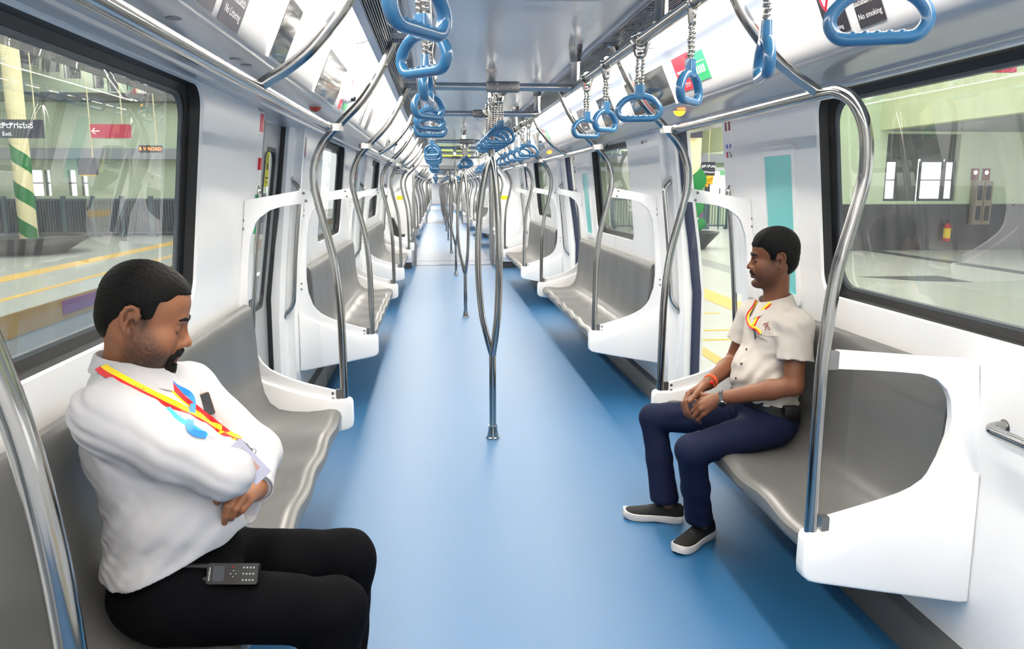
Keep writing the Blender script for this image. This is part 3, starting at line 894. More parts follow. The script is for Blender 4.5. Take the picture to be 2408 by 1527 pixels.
def far_copy(root, dy, label, group):
    me = flat_mesh(root)
    o = bpy.data.objects.new(root.name.split('.')[0], me); COL.objects.link(o)
    o.location = (root.location.x, root.location.y + dy, root.location.z); o.rotation_euler = root.rotation_euler
    o['label'] = label; o['category'] = root['category']; o['group'] = group
    return o

# end bay: pole, screen and an equipment cabinet on each side
YE = DOOR(3) + 0.88
for s in (-1, 1):
    make_pole(s, YE, 'curved steel pole at the last %s door of the first car' % SIDE[s])
    make_screen(s, YE, -1, False, 'white glazed end screen at the last %s door of the first car' % SIDE[s], 'white draught screens by the doors')
    root = thing('equipment_cabinet', 'white cabinet with grey plinth beside the gangway on the %s' % SIDE[s], 'cabinet', (s * 1.0, CAR1 - .3, 0))
    b = MB(); b.box((s * .84, CAR1 - .62, .12), (s * 1.36, CAR1 - .02, .62), .012); part(b, 'body', M_WHITE2, root)
    b = MB(); b.box((s * .86, CAR1 - .60, 0), (s * 1.36, CAR1 - .02, .12)); part(b, 'plinth', M_DGREY, root, 0)
    b = MB(); b.tube(fillet([(s * .86, CAR1 - .64, .64), (s * .815, CAR1 - .6, .72), (s * .815, CAR1 - .1, .72), (s * .815, CAR1 - .1, 1.5)], .06), .014, 10); part(b, 'guard_rail', M_STEEL, root)
b = MB(); b.box((-1.28, CAR1 - .5, .60), (-.98, CAR1 - .1, .66), .01); b.prism([(-1.26, .66), (-1.06, .66), (-1.20, .98), (-1.27, 1.0)], lambda u, v, d: (u, d, v), CAR1 - .48, CAR1 - .12)
solo(b, 'folded_ramp', M_BLACK, 'black folded equipment leaning at the end wall on the left cabinet', 'equipment', (-1.15, CAR1 - .3, .62))
# lettering and stickers on the end wall
q = MB(); text_mb(q, '3D206', 0.115, lambda u, v: (-1.04 + u, CAR1 - .003, 1.885 + v)); solo(q, 'car_number', M_BLACK, 'black car number lettering on the white end wall', 'lettering', (-1.04, CAR1, 1.885), smooth=0)
q = MB(); q.box((-1.12, CAR1 - .012, 1.955), (-.93, CAR1, 1.99), .003); solo(q, 'number_plate', M_BLACK, 'small black plate above the car number on the end wall', 'plate', (-1.02, CAR1, 1.97))
for s in (-1, 1):
    q = MB(); q.box((s * .98, CAR1 - .004, 1.345), (s * 1.14, CAR1, 1.42)); solo(q, 'warning_sticker', mat('yellow_sticker' if s < 0 else 'yellow_sticker_right', (236, 224, 20), .4), 'yellow warning sticker on the %s half of the end wall' % SIDE[s], 'sticker', (s * 1.06, CAR1, 1.38), smooth=0)
# lit destination board over the gangway
root = thing('destination_board', 'lit yellow and green destination board over the gangway', 'display board', (-.2, CAR1 - .12, 2.1))
b = MB(); b.box((-.68, CAR1 - .10, 2.02), (.42, CAR1 - .02, 2.28), .01); part(b, 'housing', M_LGREY, root)
b = MB(); b.box((-.62, CAR1 - .104, 2.165), (.36, CAR1 - .1, 2.225)); part(b, 'lit_strip', emis('display_lime', (214, 240, 40), 1.1), root, 0)

_proto = [o for o in list(SC.objects) if o.parent is None and o.type == 'EMPTY' and o.get('category') and o.name.split('.')[0] in
          ('ceiling_light', 'bench_seat', 'grab_pole', 'draught_screen', 'grab_rail', 'overhead_rail', 'centre_rail', 'strap_hanger', 'centre_pole')]
CARP = 19.2
WORD = {1: 'second', 2: 'third', 3: 'fourth'}
DESC = {'ceiling_light': 'white ceiling light panels', 'bench_seat': 'grey bench seats', 'grab_pole': 'curved steel poles', 'draught_screen': 'white end screens', 'grab_rail': 'grab rails over benches',
        'overhead_rail': 'overhead strap rails', 'centre_rail': 'overhead strap rails', 'strap_hanger': 'blue strap handles', 'centre_pole': 'three-armed poles', }
for n in (1, 2, 3):
    dy = CARP * n; y0 = CAR1 + 1.15 + CARP * (n - 1); y1 = CAR1 + dy
    car_shell(y0, y1, 'car%d' % (n + 1))
    doors = [DOOR(k) + dy for k in range(4)]
    for s in (-1, 1): side_wall('wall_%s_car%d' % (SIDE[s], n + 1), s, doors, y0, y1, [])
    end_wall('wall_far_car%d' % (n + 1), y1)
    gangway(y1, '_car%d' % (n + 1))
    for s in (-1, 1):
        b = MB()
        for c in doors: b.box((s * 1.41, c - HALF_OPEN, 0), (s * 1.44, c + HALF_OPEN, 2.0))
        struct(b, 'door_%d' % (100 + n * 10 + (s > 0)), M_DOORGREY, 0)
    for o in _proto:
        nm = o.name.split('.')[0]
        if nm == 'strap_hanger' and n == 3: continue
        if nm in ('bench_seat', 'draught_screen') and n == 3: continue
        if o.location.y < 0.5 and nm not in ('centre_pole',): continue
        far_copy(o, dy, 'one of the %s in the %s carriage beyond the gangway' % (DESC[nm], WORD[n]), '%s in the %s carriage' % (DESC[nm], WORD[n]))
    o = [q for q in _proto if q.name.startswith('centre_pole')][0]
    far_copy(o, dy - PITCH, 'one of the three-armed poles in the %s carriage beyond the gangway' % WORD[n], 'three-armed poles in the %s carriage' % WORD[n])
b = MB(); b.box((-1.46, CAR1 + CARP * 3 + 1.2, 0), (1.46, CAR1 + CARP * 3 + 1.25, 2.3)); struct(b, 'wall_last', M_WHITE2, 0)
# ================================================================== the station on both sides
M_GRAN = mat('pale_granite_paving', (186, 187, 178), 0.28, noise=(3.0, 0.10), bump=(30, 0.05))
M_GRAND = mat('dark_granite', (70, 74, 78), 0.3, noise=(20, 0.15))
M_YEL = mat('yellow_tactile', (222, 178, 78), 0.5, noise=(40, 0.06))
M_YELL = mat('yellow_paint_line', (232, 186, 40), 0.5)
M_FASC = mat('pale_lime_wall', (204, 211, 172), 0.6)
M_MINT = mat('pale_green_wall', (200, 214, 184), 0.6)
M_CREAM = mat('cream_column', (238, 226, 178), 0.5)
M_WAIN = mat('dark_stone_wainscot', (44, 42, 48), 0.25, noise=(12, 0.2))
M_CONC = mat('grey_beam', (150, 154, 160), 0.6)
M_CONCD = mat('dark_recess', (92, 92, 88), 0.7)
M_FRAME = mat('window_frame_grey', (70, 74, 80), 0.4)
M_FENCE = mat('blue_grey_fence', (84, 104, 112), 0.4, 0.4)
M_GREEN = mat('green_stripe', (16, 122, 54), 0.5)
M_PLANT = mat('planter_charcoal', (56, 58, 62), 0.45)
M_SIGN = mat('charcoal_sign', (58, 56, 74), 0.4)
M_SIGNR = mat('crimson_sign', (206, 34, 70), 0.4)
M_SIGNW = mat('sign_white', (250, 250, 250), 0.5, emit=(255, 255, 255), estr=0.25)
M_OCHRE = mat('ochre_platform_edge', (176, 140, 62), 0.6, noise=(6, 0.12))
M_PURPLE = mat('purple_plaque', (126, 62, 128), 0.5)
M_TRACK = mat('track_bed', (64, 72, 84), 0.9, noise=(8, 0.2))

# ---- right platform
b = MB(); b.box((1.60, -8, -0.5), (24, 60, -0.02)); struct(b, 'floor_platform_right', M_GRAN, 0)
b = MB(); b.box((-5.85, -12, -1.2), (1.60, 80, -1.1)); struct(b, 'floor_track_bed', M_TRACK, 0)
b = MB(); b.box((-34, -8, -1.0), (-5.85, 60, -0.02)); struct(b, 'floor_platform_left', M_GRAN, 0)
def strip(name, x0, x1, y0, y1, m, z=-0.02, t=0.004):
    q = MB(); q.box((x0, y0, z), (x1, y1, z + t)); return struct(q, name, m, 0)
strip('trim_tactile_right', 3.55, 3.95, -8, 60, M_YEL)
strip('trim_edge_line_right', 2.22, 2.36, -8, 60, M_YEL)
for i, (y, x0, x1) in enumerate(((8.0, 2.45, 3.0), (8.55, 2.5, 3.4), (9.15, 2.5, 2.75), (9.75, 2.5, 3.3))):
    q = MB(); q.box((x0, y, -0.02), (x1, y + .05, -0.015)); struct(q, 'trim_queue_line_%d' % (i + 1), M_YELL, 0)
for i, (x0, x1, y0, y1) in enumerate(((5.2, 5.7, -8, 60), (10.6, 11.0, -8, 19.2))):
    strip('trim_paving_band_right_%d' % (i + 1), x0, x1, y0, y1, M_GRAND if i else mat('grey_granite_band', (150, 152, 150), .3), t=0.003)
q = MB(); q.add([(7.3, 13.6, -.016), (8.85, 13.6, -.016), (8.85, 12.6, -.016), (8.0, 12.9, -.016)], [(3, 2, 1, 0)]); struct(q, 'trim_paving_inlay', M_GRAND, 0)
strip('trim_tactile_left', -8.25, -7.8, -8, 60, M_YEL)
strip('trim_edge_line_left', -6.7, -6.55, -8, 60, M_YEL)
q = MB(); q.box((-5.86, -8, -0.33), (-5.83, 60, -0.02)); struct(q, 'trim_platform_edge_left', M_OCHRE, 0)
q = MB(); q.box((-5.83, 11.95, -0.25), (-5.81, 16.0, -0.05)); pl = solo(q, 'line_plaque', M_PURPLE, 'purple plaque on the ochre edge of the opposite platform', 'sign', (-5.82, 14, -.15), smooth=0)

# ---- right hall wall across the view, with windows
def wall_with_holes(name, x0, x1, z0, z1, y, holes, m, t=0.25):
    """a wall facing the camera; holes = (xa, xb, za, zb)"""
    xs = sorted({x0, x1, *[h[0] for h in holes], *[h[1] for h in holes]}); zs = sorted({z0, z1, *[h[2] for h in holes], *[h[3] for h in holes]})
    q = MB()
    for a, bb in zip(xs, xs[1:]):
        for c, d in zip(zs, zs[1:]):
            mx, mz = (a + bb) / 2, (c + d) / 2
            if any(h[0] < mx < h[1] and h[2] < mz < h[3] for h in holes): continue
            q.box((a, y, c), (bb, y + t, d))
    return struct(q, name, m, 0)
YW = 19.3
wins_r = [(11.08, 11.40, 1.30, 2.24), (12.02, 12.62, 1.30, 2.24), (12.68, 12.93, 1.30, 2.24)]
wall_with_holes('wall_hall_right', 9.4, 24, -.02, 5.4, YW, [(11.02, 12.98, 1.24, 2.92)] , M_MINT)
q = MB(); q.box((9.4, YW - .04, -.02), (24, YW, 1.16)); struct(q, 'trim_wainscot_right', M_WAIN, 0)
q = MB(); q.box((11.02, YW + .16, 2.30), (12.98, YW + .2, 2.92)); q.box((11.40, YW + .16, 1.24), (11.98, YW + .2, 2.32)); struct(q, 'trim_window_lintel', M_CONCD, 0)
for i, h in enumerate(wins_r):
    root = bpy.data.objects.new('window_%d' % (20 + i), None); COL.objects.link(root); root['kind'] = 'structure'; root.location = (h[0], YW + .1, h[2])
    q = MB()
    for a, bb, c, d in ((h[0] - .03, h[0] + .02, h[2] - .06, h[3]), (h[1] - .02, h[1] + .03, h[2] - .06, h[3]), (h[0], h[1], h[2] - .06, h[2]), (h[0], h[1], (h[2] + h[3]) / 2 - .015, (h[2] + h[3]) / 2 + .015), (h[0], h[1], h[3] - .02, h[3] + .06)):
        q.box((a, YW + .08, c), (bb, YW + .13, d))
    part(q, 'window_frame', M_FRAME, root, 0)
# long fascia beam over the platform
q = MB(); q.box((10.8, -8, 3.0), (11.1, YW, 5.6)); struct(q, 'wall_fascia_right', M_FASC, 0)
q = MB(); q.box((10.75, YW + .26, 3.0), (11.1, 60, 5.6)); struct(q, 'wall_fascia_far', M_FASC, 0)
q = MB(); q.box((11.1, -8, 2.98), (24, YW, 3.05)); struct(q, 'ceiling_hall_right', M_CONC, 0)
q = MB(); q.box((1.7, -8, 5.6), (11.1, 60, 5.75)); struct(q, 'ceiling_platform_right', M_LGREY, 0)
# things on that wall
root = thing('hose_cabinet', 'brown two-door hose cabinet hanging on the hall wall beyond the right window', 'cabinet', (13.62, YW - .1, 1.2))
q = MB(); q.box((13.37, YW - .16, .64), (13.87, YW - .02, 1.74), .01); part(q, 'case', mat('cabinet_brown', (150, 138, 124), .45), root)
for xx in (13.40, 13.635):
    q = MB(); q.box((xx, YW - .185, .67), (xx + .205, YW - .16, 1.71), .008); dr = part(q, 'door', MATS['cabinet_brown'], root)
    for zz in (.74, 1.26):
        q = MB(); q.prism(rrect(xx + .035, zz, xx + .17, zz + .38, .04), lambda u, v, d: (u, d, v), YW - .19, YW - .184); part(q, 'glazed_panel', M_DGREY, dr, 0)
for i, xx in enumerate((13.34, 13.645)):
    q = MB(); q.box((xx, YW - .03, 1.76), (xx + .2, YW - .003, 2.06)); o = part(q, 'plate', mat('maroon_plate_%d' % i, (122, 34, 52), .4), thing('fire_notice', '%s maroon fire notice above the brown hose cabinet' % ('left' if i == 0 else 'right'), 'sign', (xx + .1, YW, 1.9), 'fire notices'), 0)
    q = MB(); q.lathe([(.055, 0), (.055, .003)], (xx + .1, YW - .031, 1.96), (0, -1, 0), 14); part(q, 'pictogram', M_SIGNW, o.parent)
root = thing('fire_extinguisher', 'red fire extinguisher with yellow label on the dark hall wall', 'fire extinguisher', (12.73, YW - .15, .2))
q = MB(); q.lathe([(.07, .21), (.085, .23), (.085, .60), (.05, .66), (.03, .68)], (12.73, YW - .16, 0), seg=16); part(q, 'cylinder', mat('extinguisher_red', (190, 28, 24), .35), root)
q = MB(); q.lathe([(.0865, .30), (.0865, .55)], (12.73, YW - .16, 0), seg=16, cap=False); part(q, 'label_band', mat('extinguisher_label', (238, 200, 30), .5), root)
q = MB(); q.lathe([(.025, .68), (.025, .73), (.012, .75)], (12.73, YW - .16, 0), seg=10); q.box((12.70, YW - .26, .72), (12.74, YW - .12, .745)); part(q, 'valve', M_BLACK, root)
# red hanging sign
def sign(name, label, c, w, h, m, yaw=0.0, texts=(), rods=(), arrow=None, depth=0.06, mt=None):
    root = thing(name, label, 'sign', c); c = Vector(c)
    u = Vector((math.cos(yaw), math.sin(yaw), 0)); n = Vector((math.sin(yaw), -math.cos(yaw), 0))
    f = lambda x, z, d=0: c + u * x + Vector((0, 0, z)) + n * d
    q = MB(); q.prism(rrect(-w / 2, -h / 2, w / 2, h / 2, .01, 2), lambda x, z, d: f(x, z, d), 0, -depth); part(q, 'board', m, root, 0)
    for t, sz, x, z, al in texts:
        q = MB(); text_mb(q, t, sz, lambda a, b: f(x + a, z + b, .004), al); part(q, 'lettering', mt or M_SIGNW, root, 0)
    for r in rods:
        q = MB(); q.tube([f(r, h / 2, -depth / 2), f(r, h / 2 + ((5.6 if c.x > 0 else 6.9) - c.z - h / 2), -depth / 2)], .011, 8); part(q, 'hanging_rod', M_CREAM, root)
    if arrow:
        x, z, s_, dr = arrow; q = MB()
        q.add([f(x - dr * s_, z - .12 * s_, .004), f(x + dr * s_ * .4, z - .12 * s_, .004), f(x + dr * s_ * .4, z + .12 * s_, .004), f(x - dr * s_, z + .12 * s_, .004)], [(0, 1, 2, 3)])
        for e in (-1, 1):
            q.add([f(x + dr * s_, z, .004), f(x + dr * s_ * .25, z + e * .75 * s_, .004), f(x - dr * s_ * .05, z + e * .75 * s_, .004), f(x + dr * s_ * .62, z, .004)], [(0, 1, 2, 3)])
        part(q, 'arrow', mt or M_SIGNW, root, 0)
    return root
sign('hanging_sign', 'crimson hanging sign with white arrow seen through the right window', (5.60, 9.0, 3.13), 1.66, .42, M_SIGNR, math.radians(-5),
     [('Emergency Trip System', .13, .34, .0, 'RIGHT'), ('To Turn Off Third Rail Power Supply', .075, .34, -.11, 'RIGHT')], (-.6, .6), (.58, .02, .16, 1))
# column with a leafy green spiral in its planter
def column(name, label, x, y, r, m_, gr, grp, ztop=5.6, turns=2.2, lean=1, z0=.30):
    root = thing(name, label, 'column', (x, y, 0), grp)
    q = MB(); q.lathe([(r, 0), (r, ztop)], (x, y, 0), seg=28); part(q, 'shaft', m_, root)
    q = MB(); rows = []
    n = 70
    for k in range(n + 1):
        t = k / n; a = lean * 2 * PI * turns * t; z = z0 + 2.3 * t; hw = .20
        rows.append([(x + (r + .004) * math.cos(a + lean * e * .0), y + (r + .004) * math.sin(a), z + e * hw * (1 if t < .97 else .3)) for e in (-1, -.5, 0, .5, 1)])
    q.loops(rows, False); part(q, 'painted_spiral', gr, root)
    return root
def planter(label, x, y, w, h):
    root = thing('planter', label, 'planter', (x, y, 0))
    q = MB(); rings = []
    for z, s_ in ((-.02, .62), (.05, .66), (h - .04, 1.0), (h, 1.02), (h, .9), (h - .08, .86)):
        rings.append([(x + w * s_ * math.cos(2 * PI * k / 24), y + w * s_ * math.sin(2 * PI * k / 24), z) for k in range(24)])
    q.loops(rings, True, True); part(q, 'tub', M_PLANT, root, 40)
    return root
column('station_column', 'cream column with green painted spiral beyond the open right door', 6.18, 20.5, .40, M_CREAM, M_GREEN, None, turns=1.3)
planter('charcoal planter at the foot of the column beyond the open right door', 6.25, 20.5, .88, .42)
root = thing('paper_leaf_garland', 'large green paper leaf decoration tied to the column beyond the right door', 'decoration', (6.35, 20.05, 1.2))
for i, (x, z, w, h, a) in enumerate(((6.42, 1.75, .20, .62, .15), (6.36, 1.1, .22, .6, -.2), (6.46, .62, .18, .4, .3))):
    q = MB(); rows = []
    for k in range(9):
        t = k / 8; ww = w * math.sin(PI * min(1, t * .96 + .02)); zz = z - h / 2 + h * t
        rows.append([(x + a * (t - .5) * .4 + e * ww, 20.02 - .05 * (1 - e * e), zz) for e in (-1, -.5, 0, .5, 1)])
    q.loops(rows, False); part(q, 'leaf', M_GREEN, root)
sign('name_sign', 'small charcoal hanging name sign seen past the column through the door', (10.0, 29.6, 2.27), .50, .52, M_SIGN, 0, [('ಬಿ.ಟಿ.ಎಂ', .13, 0, .1, 'CENTER'), ('BTM Layout', .085, 0, -.12, 'CENTER')], (0,), None)
q = MB(); q.box((9.74, 29.56, 1.98), (10.25, 29.60, 2.02)); q = solo(q, 'sign_underline', M_YELL, 'thin yellow strip under the charcoal name sign', 'sign', (10, 29.6, 2), smooth=0)
sign('column_sign', 'dark violet board fixed on the cream column beyond the right door', (6.28, 19.95, 3.03), .30, .40, M_SIGN, 0)
root = thing('marigold_garland', 'yellow flower garland hanging under the charcoal name sign', 'garland', (9.97, 29.5, 1.8))
for i in range(14):
    q = MB(); q.ball((9.84 + .09 * (i % 4), 29.5 + .02 * (i % 3), 1.94 - .09 * (i // 4) - .02 * (i % 2)), .065, 8, 5); part(q, 'flower', M_YELL if i % 3 else mat('marigold_%d' % i, (206, 150, 20), .6), root)
root = thing('white_notice', 'white notice board with green heading near the fence beyond the right door', 'notice', (10.75, 29.8, 1.9))
q = MB(); q.box((10.52, 29.78, 1.55), (10.96, 29.82, 2.22)); part(q, 'board', M_WHITE2, root, 0)
for xx in (10.55, 10.91):
    q = MB(); q.box((xx - .02, 29.79, -.02), (xx + .02, 29.83, 1.56)); part(q, 'leg', M_FENCE, root, 0)
q = MB(); q.box((10.52, 29.77, 2.04), (10.96, 29.78, 2.22)); part(q, 'heading', mat('notice_green', (120, 190, 140), .5), root, 0)
for i in range(5):
    q = MB(); q.box((10.58, 29.772, 1.66 + .07 * i), (10.90 - .05 * (i % 3), 29.778, 1.675 + .07 * i)); part(q, 'text_line', M_LGREY, root, 0)
q = MB(); q.tube([(9.92, 29.9, 1.2), (9.86, 29.9, .7), (9.9, 29.9, .05)], [.06, .1, .04], 8, flat=(1, .3)); solo(q, 'purple_drape', M_PURPLE, 'purple cloth drape hanging by the fence beyond the right door', 'drape', (9.9, 29.9, .05))
def fence(name, label, x0, x1, y, h, step=.11):
    root = thing(name, label, 'fence', ((x0 + x1) / 2, y, 0))
    k = 0; x = x0
    q = MB()
    while x <= x1:
        q.box((x - .012, y - .012, .06), (x + .012, y + .012, h - .05)); x += step
    q.box((x0, y - .02, h - .06), (x1, y + .02, h)); q.box((x0, y - .02, .08), (x1, y + .02, .13)); part(q, 'bars', M_LGREY if 'pale' in label else M_FENCE, root, 0)
    x = x0
    while x <= x1 + .01:
        p_ = MB(); p_.box((x - .06, y - .06, -.02), (x + .06, y + .06, h + .08)); p_.box((x - .13, y - .13, -.02), (x + .13, y + .13, .06)); part(p_, 'post', M_FENCE, root, 0); x += .92
    return root
fence('barrier_fence', 'blue-grey barrier fence with posts across the platform beyond the right door', 6.4, 14.0, 30, 1.15)
wall_with_holes('wall_hall_far', 3, 16, -.02, 5.6, 34.5, [(8.6, 9.2, .9, 2.4), (10.0, 10.55, .9, 2.4), (11.6, 12.6, .9, 2.4)], M_MINT)
q = MB(); q.box((3, 33.6, 2.62), (16, 34.4, 3.0)); struct(q, 'trim_beam_far', M_CONC, 0)
q = MB(); q.box((3, 33.2, 2.25), (16, 33.6, 2.42)); struct(q, 'trim_soffit_far', M_LGREY, 0)
q = MB()
for k in range(4): q.box((9.9 + k * .5, 33.9, .0), (10.1 + k * .5, 34.0, 2.3))
struct(q, 'trim_mullions_far', M_FRAME, 0)
# fluorescent tubes over the platform
for k in range(6):
    root = thing('platform_tube_light', 'glowing tube light under the right platform roof', 'light fitting', (6.3, 2 + 6 * k, 5.3), 'platform tube lights')
    q = MB(); q.box((6.24, .8 + 6 * k, 5.42), (6.36, 3.2 + 6 * k, 5.6)); part(q, 'housing', M_LGREY, root, 0)
    q = MB(); q.tube([(6.3, .9 + 6 * k, 5.38), (6.3, 3.1 + 6 * k, 5.38)], .03, 8); part(q, 'tube', emis('tube_glow_%d' % k, (250, 252, 255), 6.0), root)

# ---- opposite platform on the left
YL = 28.0
hl = [(-13.85, -13.42, 1.30, 2.15), (-13.36, -13.18, 1.30, 2.15), (-12.62, -12.36, 1.30, 2.15), (-12.2, -12.0, 1.30, 2.15),
      (-13.85, -13.2, 5.5, 6.7), (-13.1, -12.55, 5.3, 6.6), (-12.45, -11.9, 5.1, 6.4), (-11.55, -11.2, 4.8, 5.7), (-11.1, -10.75, 4.7, 5.6), (-10.5, -10.2, 4.6, 5.4), (-10.05, -9.75, 4.5, 5.3), (-9.0, -8.7, 4.3, 5.1), (-17.5, -16.0, 5.6, 7.0), (-16.4, -15.2, 1.3, 2.15)]
wall_with_holes('wall_opposite', -34, -6.2, -.02, 8.0, YL, hl, M_MINT)
q = MB()
for h in hl:
    q.box((h[0], YL + .1, (h[2] + h[3]) / 2 - .02), (h[1], YL + .14, (h[2] + h[3]) / 2 + .02)); q.box((h[0] - .04, YL + .05, h[2]), (h[0] + .02, YL + .14, h[3])); q.box((h[1] - .02, YL + .05, h[2]), (h[1] + .04, YL + .14, h[3]))
struct(q, 'trim_window_bars_left', M_FRAME, 0)
q = MB(); q.box((-34, YL - .05, -.02), (-6.2, YL, 1.2)); struct(q, 'trim_wainscot_left', M_WAIN, 0)
q = MB(); q.box((-34, YL - .5, 2.5), (-6.2, YL, 2.85)); struct(q, 'trim_beam_left', M_CONC, 0)
q = MB(); q.box((-34, YL - .6, 4.35), (-6.2, YL, 4.6)); struct(q, 'trim_beam_upper_left', M_CONCD, 0)
q = MB(); q.box((-34, -8, 6.9), (-5.9, 60, 7.0)); struct(q, 'ceiling_opposite', M_CONC, 0)
b = MB(); b.box((-34.3, -8, -.02), (-34, 60, 8)); struct(b, 'wall_opposite_side', M_MINT, 0)
fence('barrier_fence', 'dark barrier fence along the opposite platform seen through the left window', -18.0, -7.0, 27.2, 1.22, .09)
column('station_column', 'cream column with green spiral stripes on the opposite platform', -10.62, 21.0, .21, M_CREAM, M_GREEN, None, 6.9, 2.6, -1, z0=.35)
planter('long dark planter at the foot of the striped column on the opposite platform', -10.55, 20.6, 1.5, .40)
sign('exit_sign', 'charcoal hanging exit sign with white lettering seen through the left window', (-7.93, 15.0, 2.61), 1.34, .32, M_SIGN, 0, [('ನಿರ್ಗಮನ', .13, .22, .05, 'CENTER'), ('Exit', .10, .06, -.09, 'CENTER')], (.55,), (-.5, 0, .1, -1))
sign('hanging_sign', 'crimson hanging sign with arrow pointing left seen through the left window', (-6.11, 15.0, 2.58), .68, .24, M_SIGNR, 0, [('', .05, .05, .02, 'CENTER')], (.2,), (-.26, 0, .07, -1))
sign('train_display', 'dark train display with orange text seen through the left window', (-5.45, 15.0, 2.27), .40, .13, mat('display_black', (26, 24, 26), .3), 0, [('R V ROAD', .085, 0, 0, 'CENTER')], (.1,), None, mt=emis('orange_led', (255, 110, 40), 2.5))
sign('notice_box', 'dark box sign with yellow underline hanging on the opposite platform', (-6.57, 15.0, 1.96), .33, .30, M_SIGN, 0, (), (.1,))
q = MB(); q.box((-6.70, 14.99, 1.79), (-6.42, 15.03, 1.812)); part(q, 'underline', M_YELL, [o for o in SC.objects if o.name.startswith('notice_box')][0], 0)
for i in range(5):
    y = 4 + 6 * i
    root = thing('platform_tube_light', 'glowing tube light under the roof of the opposite platform', 'light fitting', (-9, y, 5.5), 'opposite platform tube lights')
    q = MB(); q.tube([(-9, y, 5.6), (-9, y, 6.92)], .015, 6); part(q, 'drop_rod', M_LGREY, root)
    q = MB(); q.box((-9.06, y - 1.2, 5.56), (-8.94, y + 1.2, 5.62)); part(q, 'housing', M_LGREY, root, 0)
    q = MB(); q.tube([(-9, y - 1.1, 5.53), (-9, y + 1.1, 5.53)], .03, 8); part(q, 'tube', emis('opposite_tube_glow_%d' % i, (250, 252, 255), 6.0), root)
for i in range(5):
    q = MB()
    y = 6 + 5 * i
    for a, bb in (((-20, y, 6.6), (-6.2, y, 5.7)), ((-20, y, 6.8), (-6.2, y, 6.6))): q.tube([a, bb], .06, 6)
    for k in range(7): q.tube([(-20 + 2 * k, y, 6.75), (-19 + 2 * k, y, 6.53 - .065 * (2 * k + 1))], .035, 6)
    struct(q, 'trim_roof_truss_%d' % (i + 1), M_CONC, 0)
